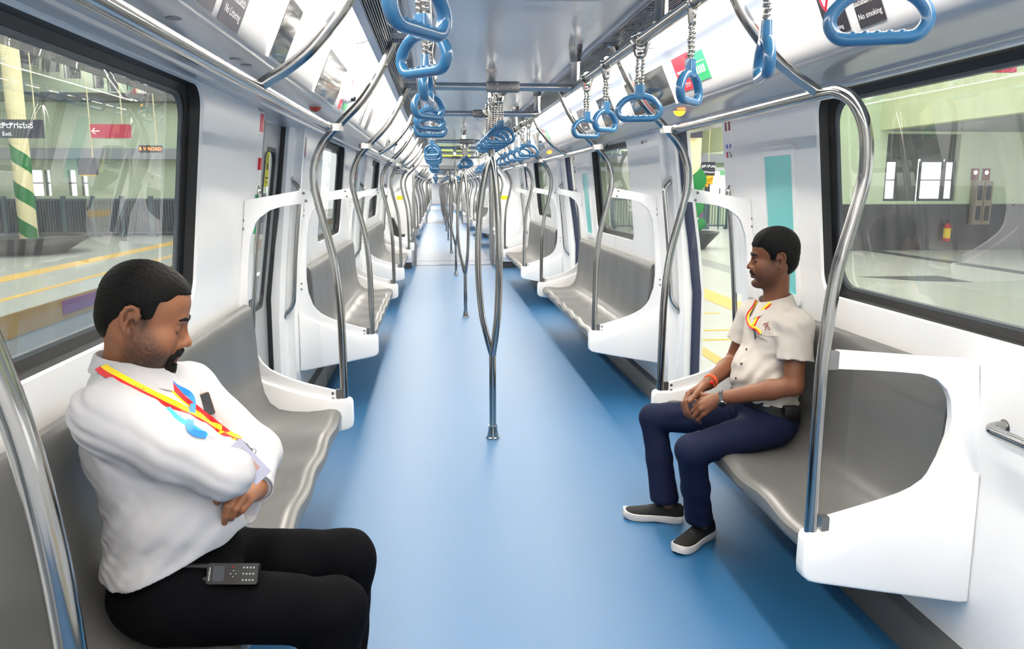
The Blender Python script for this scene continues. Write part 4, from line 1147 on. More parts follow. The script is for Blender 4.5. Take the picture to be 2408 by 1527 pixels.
# ================================================================== people: smooth-blended bodies meshed with surface nets
def at(px, py, y):
    """the point seen at a pixel of the photograph, on the plane that far along the train"""
    r = _R @ Vector(((px - CX) / F_PX, -(py - CY) / F_PX, -1.0))
    return CAM + r * ((y - CAM.y) / r.y)
NP = np.array
def _smin(a, b, k):
    if k <= 0: return np.minimum(a, b)
    h = np.clip(0.5 + 0.5 * (a - b) / k, 0, 1)
    return a * (1 - h) + b * h - k * h * (1 - h)
class Field:
    def __init__(s): s.p = []; s.post = []
    def _add(s, fn, c, r, k, op): s.p.append((fn, NP(c, dtype=np.float64), float(r), k, op)); return s
    def cap(s, a, b, ra, rb=None, k=0.02, op='u'):
        a = NP(a, dtype=np.float64); b = NP(b, dtype=np.float64); rb = ra if rb is None else rb
        ab = b - a; L2 = max(1e-12, float(ab @ ab))
        def f(P):
            t = np.clip(((P - a) @ ab) / L2, 0, 1)
            return np.linalg.norm(P - a - t[:, None] * ab, axis=1) - (ra + (rb - ra) * t)
        return s._add(f, (a + b) / 2, np.sqrt(L2) / 2 + max(ra, rb), k, op)
    def chain(s, pts, rs, k=0.02):
        for i in range(len(pts) - 1): s.cap(pts[i], pts[i + 1], rs[i], rs[i + 1], k)
        return s
    def ell(s, c, r, M=None, k=0.03, op='u'):
        c = NP(c, dtype=np.float64); r = NP(r, dtype=np.float64); R = np.eye(3) if M is None else NP(M, dtype=np.float64)
        def f(P):
            q = (P - c) @ R; k0 = np.linalg.norm(q / r, axis=1); k1 = np.linalg.norm(q / (r * r), axis=1)
            return np.where(k1 > 1e-9, k0 * (k0 - 1) / np.maximum(k1, 1e-9), -r.min())
        return s._add(f, c, r.max(), k, op)
    def eval(s, P, idx=None):
        d = np.full(len(P), 0.5)
        for i in (range(len(s.p)) if idx is None else idx):
            fn, c, r, k, op = s.p[i]; e = fn(P)
            d = _smin(d, e, k) if op == 'u' else -_smin(-d, e, k)
        for f in s.post: d = f(P, d)
        return d
    def mesh(s, h, pad=0.03, n=16):
        U = [q for q in s.p if q[4] == 'u']
        lo = np.min([q[1] - q[2] for q in U], axis=0) - pad; hi = np.max([q[1] + q[2] for q in U], axis=0) + pad
        N = np.ceil((hi - lo) / (h * n)).astype(int); cr = h * n * 0.87
        keys = []; verts = []; quads = []; M = 1 << 20
        g = np.arange(n + 1); G = np.stack(np.meshgrid(g, g, g, indexing='ij'), -1).reshape(-1, 3)
        cen = NP([q[1] for q in s.p]); rad = NP([q[2] for q in s.p])
        for ix in range(N[0]):
            for iy in range(N[1]):
                for iz in range(N[2]):
                    o = NP([ix, iy, iz]) * n; c0 = lo + (o + n / 2) * h
                    dist = np.linalg.norm(cen - c0, axis=1) - rad - cr
                    idx = np.nonzero(dist < 0.05)[0]
                    if not len(idx) or dist.min() > 0.02: continue
                    dc = s.eval(c0[None], idx)[0]
                    if abs(dc) > cr * 1.6: continue
                    P = lo + (o + G) * h
                    D = s.eval(P, idx).reshape(n + 1, n + 1, n + 1)
                    S = D < 0
                    if S.all() or not S.any(): continue
                    cnt = sum(S[a:a + n, b:b + n, c:c + n].astype(int) for a in (0, 1) for b in (0, 1) for c in (0, 1))
                    A = NP(np.nonzero((cnt > 0) & (cnt < 8))).T
                    acc = np.zeros((len(A), 3)); w = np.zeros(len(A))
                    for ax in range(3):
                        for b in (0, 1):
                            for c in (0, 1):
                                q = np.zeros(3, int); others = [t for t in range(3) if t != ax]; q[others[0]] = b; q[others[1]] = c
                                e = np.zeros(3, int); e[ax] = 1
                                i0 = A + q; i1 = i0 + e
                                d0 = D[i0[:, 0], i0[:, 1], i0[:, 2]]; d1 = D[i1[:, 0], i1[:, 1], i1[:, 2]]
                                m = (d0 < 0) != (d1 < 0)
                                t = np.where(m, d0 / np.where(m, d0 - d1, 1), 0)
                                pt = i0 + t[:, None] * e
                                acc += np.where(m[:, None], pt, 0); w += m
                    verts.append(lo + (o + acc / w[:, None]) * h)
                    GA = A + o + 16
                    keys.append((GA[:, 0].astype(np.int64) * M + GA[:, 1]) * M + GA[:, 2])
                    for ax in range(3):
                        e = np.zeros(3, int); e[ax] = 1
                        sl0 = tuple(slice(0, n) for _ in range(3)); sl1 = tuple(slice(e[t], n + e[t]) for t in range(3))
                        X = S[sl0] != S[sl1]; I = NP(np.nonzero(X)).T
                        if not len(I): continue
                        flip = S[sl0][I[:, 0], I[:, 1], I[:, 2]]
                        u = np.zeros(3, int); v = np.zeros(3, int); u[(ax + 1) % 3] = 1; v[(ax + 2) % 3] = 1
                        B = I + o + 16
                        K = [((B - a * u - b * v).astype(np.int64)) for a, b in ((0, 0), (1, 0), (1, 1), (0, 1))]
                        K = np.stack([(q[:, 0] * M + q[:, 1]) * M + q[:, 2] for q in K], 1)
                        K[~flip] = K[~flip][:, ::-1]
                        quads.append(K)
        keys = np.concatenate(keys); verts = np.concatenate(verts); quads = np.concatenate(quads)
        od = np.argsort(keys); ks = keys[od]; vs = verts[od]
        j = np.searchsorted(ks, quads); j = np.minimum(j, len(ks) - 1); ok = (ks[j] == quads).all(1)
        return vs, j[ok]
def field_obj(fld, h, name, m, root, attrs=None, label=None):
    v, q = fld.mesh(h); me = bpy.data.meshes.new(name)
    top = root
    while top.parent is not None: top = top.parent
    vv = v - NP(top.location)
    me.vertices.add(len(v)); me.vertices.foreach_set('co', vv.ravel())
    me.loops.add(len(q) * 4); me.loops.foreach_set('vertex_index', q.ravel().astype(np.int32))
    me.polygons.add(len(q)); me.polygons.foreach_set('loop_start', np.arange(0, len(q) * 4, 4, dtype=np.int32))
    me.update(calc_edges=True); me.validate()
    me.polygons.foreach_set('use_smooth', [True] * len(me.polygons))
    for k, f in (attrs or {}).items():
        a = me.attributes.new(k, 'FLOAT', 'POINT'); a.data.foreach_set('value', f(v).astype(np.float32))
    me.materials.append(m); me.update()
    o = bpy.data.objects.new(name, me); COL.objects.link(o); o.parent = root
    if label: o['label'] = label
    return o, v, q
_rs = np.random.RandomState(3)
_WD = _rs.normal(size=(10, 3)); _WP = _rs.uniform(0, 6.28, 10)
def wob(P, f, seed=0):
    """smooth pseudo-random waviness in -1..1"""
    r = np.random.RandomState(100 + seed); D = r.normal(size=(6, 3)); ph = r.uniform(0, 6.28, 6); o = 0
    for d, p in zip(D, ph): o = o + np.sin(P @ (d * f) + p + 1.3 * np.sin(P @ (d[[1, 2, 0]] * f * 0.7)))
    return o / 4.0

def skin_mat(name, rgb, stub, lip):
    m = mat(name, rgb, 0.48, spec=0.4, noise=(160, 0.10), bump=(900, 0.15))
    nt = m.node_tree; b = nt.nodes['Principled BSDF']
    src = b.inputs['Base Color'].links[0].from_socket
    for att, col in (('stubble', stub), ('lips', lip)):
        a = nt.nodes.new('ShaderNodeAttribute'); a.attribute_name = att
        x = nt.nodes.new('ShaderNodeMixRGB'); x.inputs[2].default_value = (*lin(col), 1)
        nt.links.new(a.outputs['Fac'], x.inputs[0]); nt.links.new(src, x.inputs[1]); src = x.outputs[0]
    nt.links.new(src, b.inputs['Base Color'])
    return m
M_SKIN_A = skin_mat('skin_tan', (146, 96, 68), (34, 25, 22), (118, 62, 60))
M_SKIN_B = skin_mat('skin_brown', (116, 72, 49), (40, 28, 22), (122, 60, 64))
M_HAIR = mat('black_hair', (6, 5, 5), 0.6, spec=0.2, noise=(500, 0.5), bump=(500, 0.35))
M_BEARD = mat('dark_beard', (17, 13, 12), 0.75, spec=0.2, noise=(600, 0.5), bump=(900, 0.6))
M_NAIL = mat('nail', (205, 160, 145), 0.3)
M_LASH = mat('lash', (12, 10, 10), 0.5)
M_SHIRT_A = mat('white_cotton', (188, 188, 193), 0.75, spec=0.2, bump=(900, 0.08))
M_SHIRT_B = mat('beige_uniform_cotton', (186, 180, 174), 0.8, spec=0.2, noise=(400, 0.03), bump=(900, 0.08))
M_TROU_A = mat('charcoal_trousers', (9, 9, 13), 0.85, spec=0.06, noise=(700, 0.15), bump=(900, 0.1))
M_TROU_B = mat('navy_trousers', (17, 26, 54), 0.8, spec=0.2, noise=(500, 0.15), bump=(900, 0.1))
M_SHOE = mat('black_knit', (16, 16, 17), 0.8, noise=(500, 0.2))
M_SOLE = mat('white_foam_sole', (214, 208, 204), 0.6, noise=(60, 0.08))
M_BELT = mat('black_leather', (14, 14, 17), 0.4)
M_BUTTON = mat('dark_button', (30, 28, 30), 0.35)
M_YELLOW = mat('yellow_ribbon', (250, 214, 10), 0.6)
M_RED = mat('red_ribbon', (224, 20, 34), 0.6)
M_CYAN = mat('blue_ribbon', (28, 128, 226), 0.5)

def head_frame(c, yaw, pitch, roll=0.0, s=1.0):
    """x forward, y to the person's left, z up"""
    M = Matrix.Rotation(yaw, 3, 'Z') @ Matrix.Rotation(pitch, 3, 'Y') @ Matrix.Rotation(roll, 3, 'X')
    return Vector(c), M, s
def head_prims(F, fr, fat=0.0, jaw=1.0):
    c, M, s = fr; R = NP(M)
    T = lambda p: NP(c) + R @ (NP(p) * s)
    E = lambda p, r, k=0.03, op='u': F.ell(T(p), NP(r) * s, R, k * s, op)
    Cc = lambda a, b, ra, rb=None, k=0.02, op='u': F.cap(T(a), T(b), ra * s, (ra if rb is None else rb) * s, k * s, op)
    E((-.004, 0, .043), (.089, .0755, .083)); E((-.034, 0, .002), (.054, .060, .062), .03)
    E((.030, 0, -.025), (.062, .060 + fat * .5, .085), .03)
    E((.052, 0, .050), (.040, .060, .052), .03)
    for e in (-1, 1):
        Cc((-.012, e * (.055 + fat), -.040), (.070, e * .014, -.100), .021 + fat, .017, .035)
        E((.064, e * .042, -.020), (.020, .020, .020), .025)
        E((.050, e * (.043 + fat), -.052), (.030, .018 + fat, .030), .03)
    E((.082, 0, -.101), (.017, .020, .015), .02)
    Cc((.082, -.030, .022), (.082, .030, .022), .0105, k=.018)
    for e in (-1, 1):
        E((.098, e * .032, .002), (.020, .018, .0125), .012, 's')
        E((.0780, e * .031, .002), (.0125, .0165, .0115), .005)
    Cc((.085, 0, .020), (.105, 0, -.022), .0075, .0105, .014)
    E((.110, 0, -.029), (.012, .0105, .0105), .010)
    for e in (-1, 1):
        E((.099, e * .0125, -.033), (.011, .0075, .008), .006)
        E((.108, e * .006, -.0405), (.0045, .0035, .004), .003, 's')
    E((.086, 0, -.057), (.017, .029, .021), .016)
    Cc((.0985, -.016, -.0600), (.0985, .016, -.0600), .0062, k=.006)
    Cc((.0960, -.014, -.0720), (.0960, .014, -.0720), .0075, k=.006)
    Cc((.108, -.026, -.0655), (.108, .026, -.0655), .0026, k=.004, op='s')
    E((.092, 0, -.084), (.008, .022, .006), .008, 's')
    for e in (-1, 1):
        yo = lambda x: e * (.0775 + fat * .5 + max(0, .004 - x) * .42)
        Q = Matrix.Rotation(e * 0.40, 3, 'Z'); Re = NP(M @ Q)
        F.ell(T((-.010, yo(-.010) - e * .003, 0)), NP((.017, .0045, .029)) * s, Re, .005 * s)
        hx = [(.006, .002), (.006, .016), (-.001, .028), (-.012, .033), (-.022, .028), (-.027, .014), (-.024, -.004), (-.016, -.018), (-.007, -.030)]
        for (x0, z0), (x1, z1) in zip(hx, hx[1:]): Cc((x0, yo(x0) + e * .002, z0), (x1, yo(x1) + e * .002, z1), .0042, .0042, .003)
        E((-.004, yo(-.004), -.030), (.008, .006, .009), .005)
        Cc((-.015, yo(-.015), .018), (-.014, yo(-.014), -.010), .0032, .0036, .005)
        E((-.003, yo(-.003) + e * .003, -.004), (.0075, .0075, .011), .004, 's')
    return T, R
def head_local(fr):
    c, M, s = fr; R = NP(M)
    return lambda P: ((P - NP(c)) @ R) / s
def hair_obj(fr, name, root, ell, line, rough, h=0.0028, extra=None, label=None, m=None):
    F = Field(); c, M, s = fr; R = NP(M); loc = head_local(fr)
    T = lambda p: NP(c) + R @ (NP(p) * s)
    for p, r in ell: F.ell(T(p), NP(r) * s, R, .02 * s)
    if extra: extra(F, T, R, s)
    lx, lz = zip(*line)
    def post(P, d):
        L = loc(P); g = (L[:, 2] - np.interp(L[:, 0], lx, lz)) * s
        d = d + rough * wob(P, 420, 5) + rough * 0.8 * wob(P, 900, 6)
        return np.maximum(d, -g * 0.75)
    F.post.append(post)
    return field_obj(F, h, name, m or M_HAIR, root, label=label)
def surf(tree, fr, y, z, off=0.0):
    """the point of the face at that height and distance from the midline"""
    c, M, s = fr; R = NP(M); o = Vector(NP(c) + R @ (NP((.25, y, z)) * s)); d = Vector(-R[:, 0])
    h = tree.ray_cast(o, d, 1.0)
    return (h[0] - d * off) if h[0] is not None else o + d * .16 * s
def beard_obj(fr, name, root, tree, caps, fat, off=0.0035, h=0.0022):
    H = Field(); head_prims(H, fr, fat); s = fr[2]
    F = Field()
    for (y0, z0), (y1, z1), ra, rb in caps: F.cap(surf(tree, fr, y0, z0), surf(tree, fr, y1, z1), ra * s, rb * s, .006)
    F.post.append(lambda P, d: np.maximum(d + .0008 * wob(P, 600, 8), H.eval(P) - off * s + 0.0012 * wob(P, 700, 9)))
    return field_obj(F, h, name, M_BEARD, root)
def face_hair(root, tree, fr, brow, lash):
    for e in (-1, 1):
        P = catmull([surf(tree, fr, e * y, z, -.0005) for y, z in brow], 5); n = len(P)
        q = MB(); q.tube(P, [.0022 + .0034 * math.sin(PI * min(1, (i + 2) / (n + 1))) ** .8 for i in range(n)], 8, flat=(1, 1)); part(q, 'eyebrow', M_HAIR, root, 60)
        q = MB(); q.tube(catmull([surf(tree, fr, e * y, z, .0006) for y, z in lash], 5), .0014, 6); part(q, 'eyelash', M_LASH, root, 60)
def nail(root, parent, tip, pip, up, r=0.0065):
    t = (Vector(tip) - Vector(pip)).normalized(); up = Vector(up); up = (up - t * up.dot(t)).normalized(); sd = t.cross(up)
    b = MB(); M = Matrix((t, sd, up)).transposed()
    b.ball(Vector(tip) + up * (r * 0.62) - t * 0.001, (0.0062, 0.0050, 0.0034), 10, 6, M)
    part(b, 'nail', M_NAIL, parent)
def shoe(root, heel, toe, L=0.29, lab=None):
    heel = Vector((heel[0], heel[1], 0.002)); toe = Vector((toe[0], toe[1], 0.002)); f = (toe - heel).normalized(); sd = Vector((-f.y, f.x, 0))
    def W(t): return interp([(0, .018), (.04, .030), (.12, .036), (.3, .035), (.5, .039), (.68, .047), (.82, .046), (.92, .036), (.97, .024), (1, .008)], t)
    def H(t): return interp([(0, .075), (.06, .092), (.2, .094), (.34, .092), (.45, .082), (.6, .066), (.75, .056), (.88, .048), (.96, .038), (1, .026)], t)
    ts = [0, .02, .06, .12, .2, .28, .36, .45, .54, .62, .7, .78, .85, .91, .95, .98, 1]
    P = lambda t, w, z: heel + f * (L * t) + sd * w + Vector((0, 0, z))
    b = MB(); rings = []
    for t in ts:
        w, hh = W(t), H(t); rise = 0.012 * max(0, (t - .8) / .2) ** 2
        rings.append([P(t, w * math.copysign(abs(math.cos(a)) ** .75, math.cos(a)), .026 + rise + (hh - .026) * max(0, math.sin(a)) ** .8) for a in [PI * k / 14 for k in range(15)]])
    b.loops(rings, True, True)
    up = part(b, 'shoe', M_SHOE, root, 60)
    b = MB(); rings = []
    for t in ts:
        w = W(t) + .004; rise = 0.014 * max(0, (t - .8) / .2) ** 2; arch = .005 * math.exp(-((t - .45) / .12) ** 2)
        rings.append([P(t, w * x, z) for x, z in ((-.9, rise + arch), (-1, .008 + rise + arch), (-.98, .034 + rise), (-.9, .036 + rise), (.9, .036 + rise), (.98, .034 + rise), (1, .008 + rise + arch), (.9, rise + arch))])
    b.loops(rings, True, True); part(b, 'sole', M_SOLE, up, 50)
    b = MB()
    for t in (.40, .46, .52, .58):
        z = H(t) + .002; b.tube([P(t - .015, -.020, z - .012), P(t, 0, z + .002), P(t + .015, .020, z - .012)], .0026, 6)
    for e in (-1, 1):
        b.tube(catmull([P(.37, e * .004, .095), P(.40, e * .022, .110), P(.46, e * .034, .098), P(.45, e * .030, .082), P(.39, e * .010, .092)], 4), .0024, 6)
    part(b, 'laces', M_DGREY, up, 60)
    return up

from mathutils.bvhtree import BVHTree
def bvh(v, q): return BVHTree.FromPolygons([tuple(p) for p in v], [tuple(int(i) for i in f) for f in q])
def on(tree, px, py, off=0.003, fb=None):
    """the point of a garment seen at a pixel, lifted off the cloth"""
    r = (_R @ Vector(((px - CX) / F_PX, -(py - CY) / F_PX, -1.0))).normalized()
    h = tree.ray_cast(CAM, r, 6.0)
    if h[0] is None: return (Vector(fb) if fb is not None else None), Vector((0, -1, 0))
    n = h[1]
    if n.dot(r) > 0: n = -n
    return h[0] + n * off, n
def ribbon_obj(root, tree, pix, w, mats, name, off=0.004, lab=None, split=True, marks=None, n=10):
    """a woven ribbon lying on cloth, through pixels of its centre line"""
    P = []; Nn = []
    C_ = catmull([(a, b, 0) for a, b in pix], n)
    for p in C_:
        h, nn = on(tree, p.x, p.y, off)
        if h is None: continue
        P.append(h); Nn.append(nn)
    Nn = [(q.normalized() * .6 + (CAM - pp_).normalized() * .8).normalized() for q, pp_ in zip(Nn, P)]
    for _ in range(7):
        P = [P[0]] + [(P[i - 1] + P[i] * 2 + P[i + 1]) / 4 for i in range(1, len(P) - 1)] + [P[-1]]
        Nn = [Nn[0]] + [(Nn[i - 1] + Nn[i] * 2 + Nn[i + 1]).normalized() for i in range(1, len(P) - 1)] + [Nn[-1]]
    b = MB(); rows = []
    cols = (-1, 0, 1) if split else (-1, 1)
    for i in range(len(P)):
        t = (P[min(i + 1, len(P) - 1)] - P[max(i - 1, 0)]).normalized(); sd = t.cross(Nn[i]).normalized()
        rows.append([P[i] + sd * (w / 2 * c) for c in cols] + [P[i] + sd * (w / 2 * c) - Nn[i] * .0012 for c in cols[::-1]])
    nc = len(cols); R_ = len(rows[0])
    for i in range(len(rows) - 1):
        for k in range(R_):
            l = (k + 1) % R_
            b.m = (0 if k in (0, R_ - 2, R_ - 1) else 1) if split else 0
            b.add([rows[i][k], rows[i][l], rows[i + 1][l], rows[i + 1][k]], [(0, 1, 2, 3)])
    bm = bmesh.new(); 
    o = part(b, name, mats, root, 40, lab)
    if marks:
        for i in range(4, len(P) - 6, marks):
            q = MB()
            t = (P[i + 1] - P[i - 1]).normalized(); sd = t.cross(Nn[i]).normalized(); c0 = P[i] + sd * (-w * .06) + Nn[i] * .0008
            text_mb(q, 'oooP', w * .42, lambda u, v: c0 + t * u + sd * (-v))
            part(q, 'woven_lettering', M_DGREY, o, 0)
    return o, P, Nn

# ------------------------------------------------------------------ the man asleep on the left bench
def person_left():
    root = thing('person', 'sleeping man in white shirt with folded arms on the left bench', 'person', (-1.05, 1.97, 0.47))
    V = Vector
    shN, shF = V((-1.085, 1.795, 1.085)), V((-1.025, 2.165, 1.055))
    elN, elF = at(528, 1108, 1.80), at(606, 1062, 2.12)
    wrF = at(600, 1150, 1.95); wrN = V((-.885, 2.03, .915))
    fr = head_frame((-1.064, 1.968, 1.284), math.radians(11), math.radians(19), math.radians(-2), 1.07)
    fat = 0.006
    # hand: wrist, knuckles, fingers hanging down in front of the belly
    mc = [at(546, 1150, 1.862), at(560, 1159, 1.845), at(573, 1168, 1.84), at(585, 1177, 1.85)]
    pp = [at(512, 1176, 1.832), at(536, 1190, 1.812), at(554, 1196, 1.815), at(570, 1198, 1.835)]
    dp = [at(499, 1199, 1.838), at(530, 1213, 1.815), at(547, 1212, 1.822), at(556, 1209, 1.85)]
    tp = [at(491, 1217, 1.85), at(528, 1230, 1.83), at(544, 1220, 1.838), at(540, 1210, 1.87)]
    # ---- body, one surface
    B = Field()
    head_prims(B, fr, fat)
    B.cap((-1.115, 1.97, 1.08), (-1.080, 1.97, 1.215), .074, .066, .04)
    B.cap((-1.075, 1.97, 1.15), (-1.058, 1.97, 1.155), .052, .048, .02)
    B.ell((-1.07, 1.97, .97), (.125, .175, .16), None, .06); B.ell((-1.00, 1.97, .80), (.155, .17, .145), None, .06); B.ell((-1.05, 1.97, .62), (.11, .16, .09), None, .06)
    for sh, el, wr in ((shN, elN, wrN), (shF, elF, wrF)):
        B.cap((-1.07, 1.97, 1.05), sh, .06, .055, .04); B.chain([sh, el], [.054, .044], .03); B.chain([el, wr], [.042, .029], .02)
    for hp, kn, an in (((-1.0, 1.87, .575), (-.605, 1.85, .545), (-.675, 1.86, .1)), ((-1.0, 2.08, .575), (-.61, 2.13, .55), (-.66, 2.14, .1))):
        B.chain([hp, kn], [.082, .058], .05); B.chain([kn, an], [.055, .038], .03); B.cap(an, (an[0] + .11, an[1], .045), .035, .03, .03)
    pc = [(wrF + (m - wrF) * .35) for m in mc]
    for i in range(4):
        B.cap(wrF, mc[i], .025, .0120, .010); B.chain([mc[i], pp[i], dp[i], tp[i]], [.0112, .0100, .0088, .0074], .0018)
    th = [wrF + V((-.012, -.02, -.01)), wrF + V((-.045, -.015, -.035)), wrF + V((-.075, -.01, -.045))]
    B.chain(th, [.016, .012, .010], .01)
    fN = V((-.905, 2.085, .905))
    B.cap(wrN, fN, .026, .022, .015)
    for k in range(4): B.chain([fN + V((0, 0, .03 - .02 * k)), fN + V((-.02, .03, .024 - .017 * k)), fN + V((-.045, .045, .02 - .015 * k))], [.0105, .0095, .008], .004)
    B.chain([wrN + V((-.01, .015, .0)), wrN + V((-.03, .045, .01))], [.013, .010], .01)
    loc = head_local(fr)
    sg = lambda x: 1 / (1 + np.exp(-np.clip(x, -40, 40)))
    def stub(P):
        L = loc(P); x, z = L[:, 0], L[:, 2]
        g = sg((.018 - .80 * np.maximum(x, 0) - z) / .007) * sg((x + .008) / .006) * sg((z + .128) / .008)
        dens = .62 + .3 * sg((-.07 - z) / .02) + .25 * sg((x - .045) / .01) * sg((-.06 - z) / .01) + .10 * np.random.RandomState(4).normal(size=len(P)) + .06 * wob(P, 900, 1)
        sb = np.exp(-((x - .018) / .012) ** 2) * sg((z + .03) / .01) * sg((.06 - z) / .01)
        return np.clip(np.maximum(g * dens, sb * .92), 0, .95) * (np.linalg.norm(L, axis=1) < .2)
    def lips(P):
        L = loc(P); return np.exp(-(((L[:, 2] + .0655) / .0085) ** 2 + (L[:, 1] / .020) ** 4)) * (L[:, 0] > .088)
    body, bv, bq = field_obj(B, 0.0028, 'body', M_SKIN_A, root, {'stubble': stub, 'lips': lips})
    for i in (0, 2, 3): nail(root, body, tp[i], dp[i], V((.1, -1, .35)))
    # ---- hair, brows, moustache and goatee
    hair_obj(fr, 'hair', root, [((-.004, 0, .047), (.0955, .0805, .0880)), ((-.036, 0, .000), (.0590, .0660, .0700)), ((.030, 0, .070), (.0585, .0640, .0490))],
             [(-.125, -.060), (-.055, -.066), (-.040, -.045), (-.034, .012), (-.020, .036), (.004, .034), (.008, -.020), (.026, -.016), (.033, .026), (.036, .056), (.052, .062), (.066, .080), (.12, .086)], .0010, label='short black cropped hair')
    ftree = bvh(bv, bq)
    face_hair(root, ftree, fr, [(.012, .0235), (.022, .0275), (.034, .0290), (.047, .0240)], [(.0185, -.0040), (.026, -.0068), (.034, -.0070), (.044, -.0030)])
    beard_obj(fr, 'beard', root, ftree, [((.003, -.0505), (.020, -.0535), .0075, .0075), ((.020, -.0535), (.031, -.066), .0075, .0065), ((-.003, -.0505), (-.020, -.0535), .0075, .0075), ((-.020, -.0535), (-.031, -.066), .0075, .0065),
                                  ((.031, -.066), (.029, -.095), .0075, .010), ((-.031, -.066), (-.029, -.095), .0075, .010), ((0, -.083), (0, -.105), .008, .020), ((-.022, -.104), (.022, -.104), .018, .018), ((-.02, -.116), (.02, -.116), .016, .016)], fat, .0042)
    # ---- white shirt
    S = Field()
    S.ell((-1.075, 1.97, .985), (.137, .190, .165), None, .06); S.ell((-.995, 1.97, .805), (.182, .198, .172), None, .06); S.ell((-1.035, 1.97, .665), (.155, .196, .125), None, .06)
    S.cap((-1.105, 1.97, 1.11), (-1.085, 1.97, 1.15), .085, .078, .04)
    S.cap((-1.095, 1.90, 1.10), shN, .07, .072, .05); S.cap((-1.06, 2.05, 1.09), shF, .07, .068, .05)
    S.chain([shN, shN + (elN - shN) * .55, elN], [.076, .072, .062], .03); S.chain([elN, wrN], [.058, .044], .03)
    S.chain([shF, elF], [.068, .060], .03); S.chain([elF, wrF + (elF - wrF) * .12], [.058, .042], .025)
    ax = (wrF - elF).normalized(); cutp = wrF + (elF - wrF) * .10
    arm_a, arm_b = NP(shN), NP(elN)
    def post(P, d):
        # folds: pulled along the upper arm, bunched at the back and inside the elbow
        t = np.clip(((P - arm_a) @ (arm_b - arm_a)) / ((arm_b - arm_a) @ (arm_b - arm_a)), 0, 1)
        near = np.exp(-(np.linalg.norm(P - arm_a - t[:, None] * (arm_b - arm_a), axis=1) / .11) ** 4)
        w1 = np.abs(np.sin(P[:, 2] * 62 + P[:, 0] * 44 + 1.2 * wob(P, 14, 2))) ** 1.6
        back = np.clip((-1.06 - P[:, 0]) / .09, 0, 1)
        w2 = np.abs(np.sin(P[:, 2] * 95 + P[:, 0] * 60 + 1.5 * wob(P, 12, 3))) ** 2
        low = np.clip((.95 - P[:, 2]) / .12, 0, 1)
        w3 = np.abs(np.sin(P[:, 2] * 40 - P[:, 0] * 46 + 2 * wob(P, 9, 4))) ** 2
        d = d - .0065 * near * w1 * (.4 + .6 * np.clip(wob(P, 9, 15) + .4, 0, 1)) - .0045 * back * w2 * np.clip(wob(P, 11, 16) + .5, 0, 1) - .0045 * low * w3 - .0035 * wob(P, 26, 7) - .0012 * wob(P, 70, 17)
        hem = .648 + np.clip((P[:, 0] + 1.09) / .25, 0, 1) ** 1.1 * .108 + .012 * wob(P, 18, 8)
        d = np.maximum(d, hem - P[:, 2])
        hollow = np.linalg.norm(P - NP(cutp), axis=1)
        return np.where(hollow < .09, np.maximum(d, (P - NP(cutp)) @ NP(ax) - .012), d)
    S.post.append(post)
    # neck opening
    S.cap((-1.09, 1.97, 1.165), (-1.05, 1.97, 1.33), .070, .10, .006, 's')
    shirt, sv, sq = field_obj(S, 0.0038, 'shirt', M_SHIRT_A, root)
    tree = bvh(sv, sq)
    # cuff
    b = MB(); q1 = cutp + ax * .018; a0 = ax.orthogonal().normalized(); a1 = ax.cross(a0)
    b.loops([[c + (a0 * math.cos(t) + a1 * math.sin(t)) * r for t in [2 * PI * k / 24 for k in range(24)]] for c, r in ((cutp - ax * .045, .0475), (q1, .0455), (q1, .0425), (cutp - ax * .02, .040))], True)
    part(b, 'cuff', M_SHIRT_A, shirt)
    collar(root, shirt, [(-1.086, 1.97, 1.148)], fr, .083, .079, M_SHIRT_A, math.radians(12), .20, .028)
    # ---- trousers
    T_ = Field()
    T_.ell((-1.04, 1.97, .585), (.150, .195, .105), None, .05); T_.ell((-.985, 1.97, .655), (.130, .180, .090), None, .05)
    for hp, kn, an in (((-1.0, 1.87, .58), (-.61, 1.85, .548), (-.665, 1.86, .1)), ((-1.0, 2.08, .58), (-.612, 2.13, .552), (-.65, 2.14, .1))):
        T_.chain([hp, kn], [.098, .078], .05); T_.chain([kn, an], [.076, .072], .035)
    def tpost(P, d):
        fold = np.abs(np.sin(P[:, 0] * 30 - P[:, 2] * 38 + P[:, 1] * 22 + 2.4 * wob(P, 10, 11))) ** 2 * np.clip(wob(P, 8, 14) + .5, 0, 1)
        kneez = np.exp(-((P[:, 0] + .66) / .12) ** 2) + np.exp(-((P[:, 0] + 1.0) / .1) ** 2)
        d = d - .006 * fold * kneez - .002 * wob(P, 35, 12)
        d = np.maximum(d, (.487 - P[:, 2]) * np.where(P[:, 0] < -.83, 1, -9) if False else d)
        return np.maximum(d, .07 - P[:, 2])
    T_.post.append(tpost)
    tro, tv, tq = field_obj(T_, 0.0045, 'trousers', M_TROU_A, root)
    for hy, an in ((1.86, (-.675, 1.86)), (2.14, (-.66, 2.14))):
        shoe(root, (an[0] - .06, hy), (an[0] + .23, hy + .01))
    # belt glimpsed under the shirt tail
    # ---- lanyards, badge
    top = [(246, 872), (300, 905), (360, 935), (420, 963), (480, 994), (530, 1022), (556, 1036)]
    ribbon_obj(root, tree, [(232, 850)] + top, .027, [M_YELLOW, M_RED], 'lanyard', .0045, 'yellow and red lanyard', True, 22, 12)
    ribbon_obj(root, tree, [(396, 908), (430, 945), (470, 972), (510, 1005), (545, 1030), (556, 1037)], .024, [M_RED, M_YELLOW], 'lanyard', .003, 'yellow and red lanyard', True, 22, 8)
    ribbon_obj(root, tree, [(386, 892), (410, 915), (440, 928), (449, 950), (447, 985), (444, 1010), (458, 1022), (482, 1026)], .016, [M_CYAN], 'blue_lanyard', .006, 'bright blue lanyard', False, None, 6)
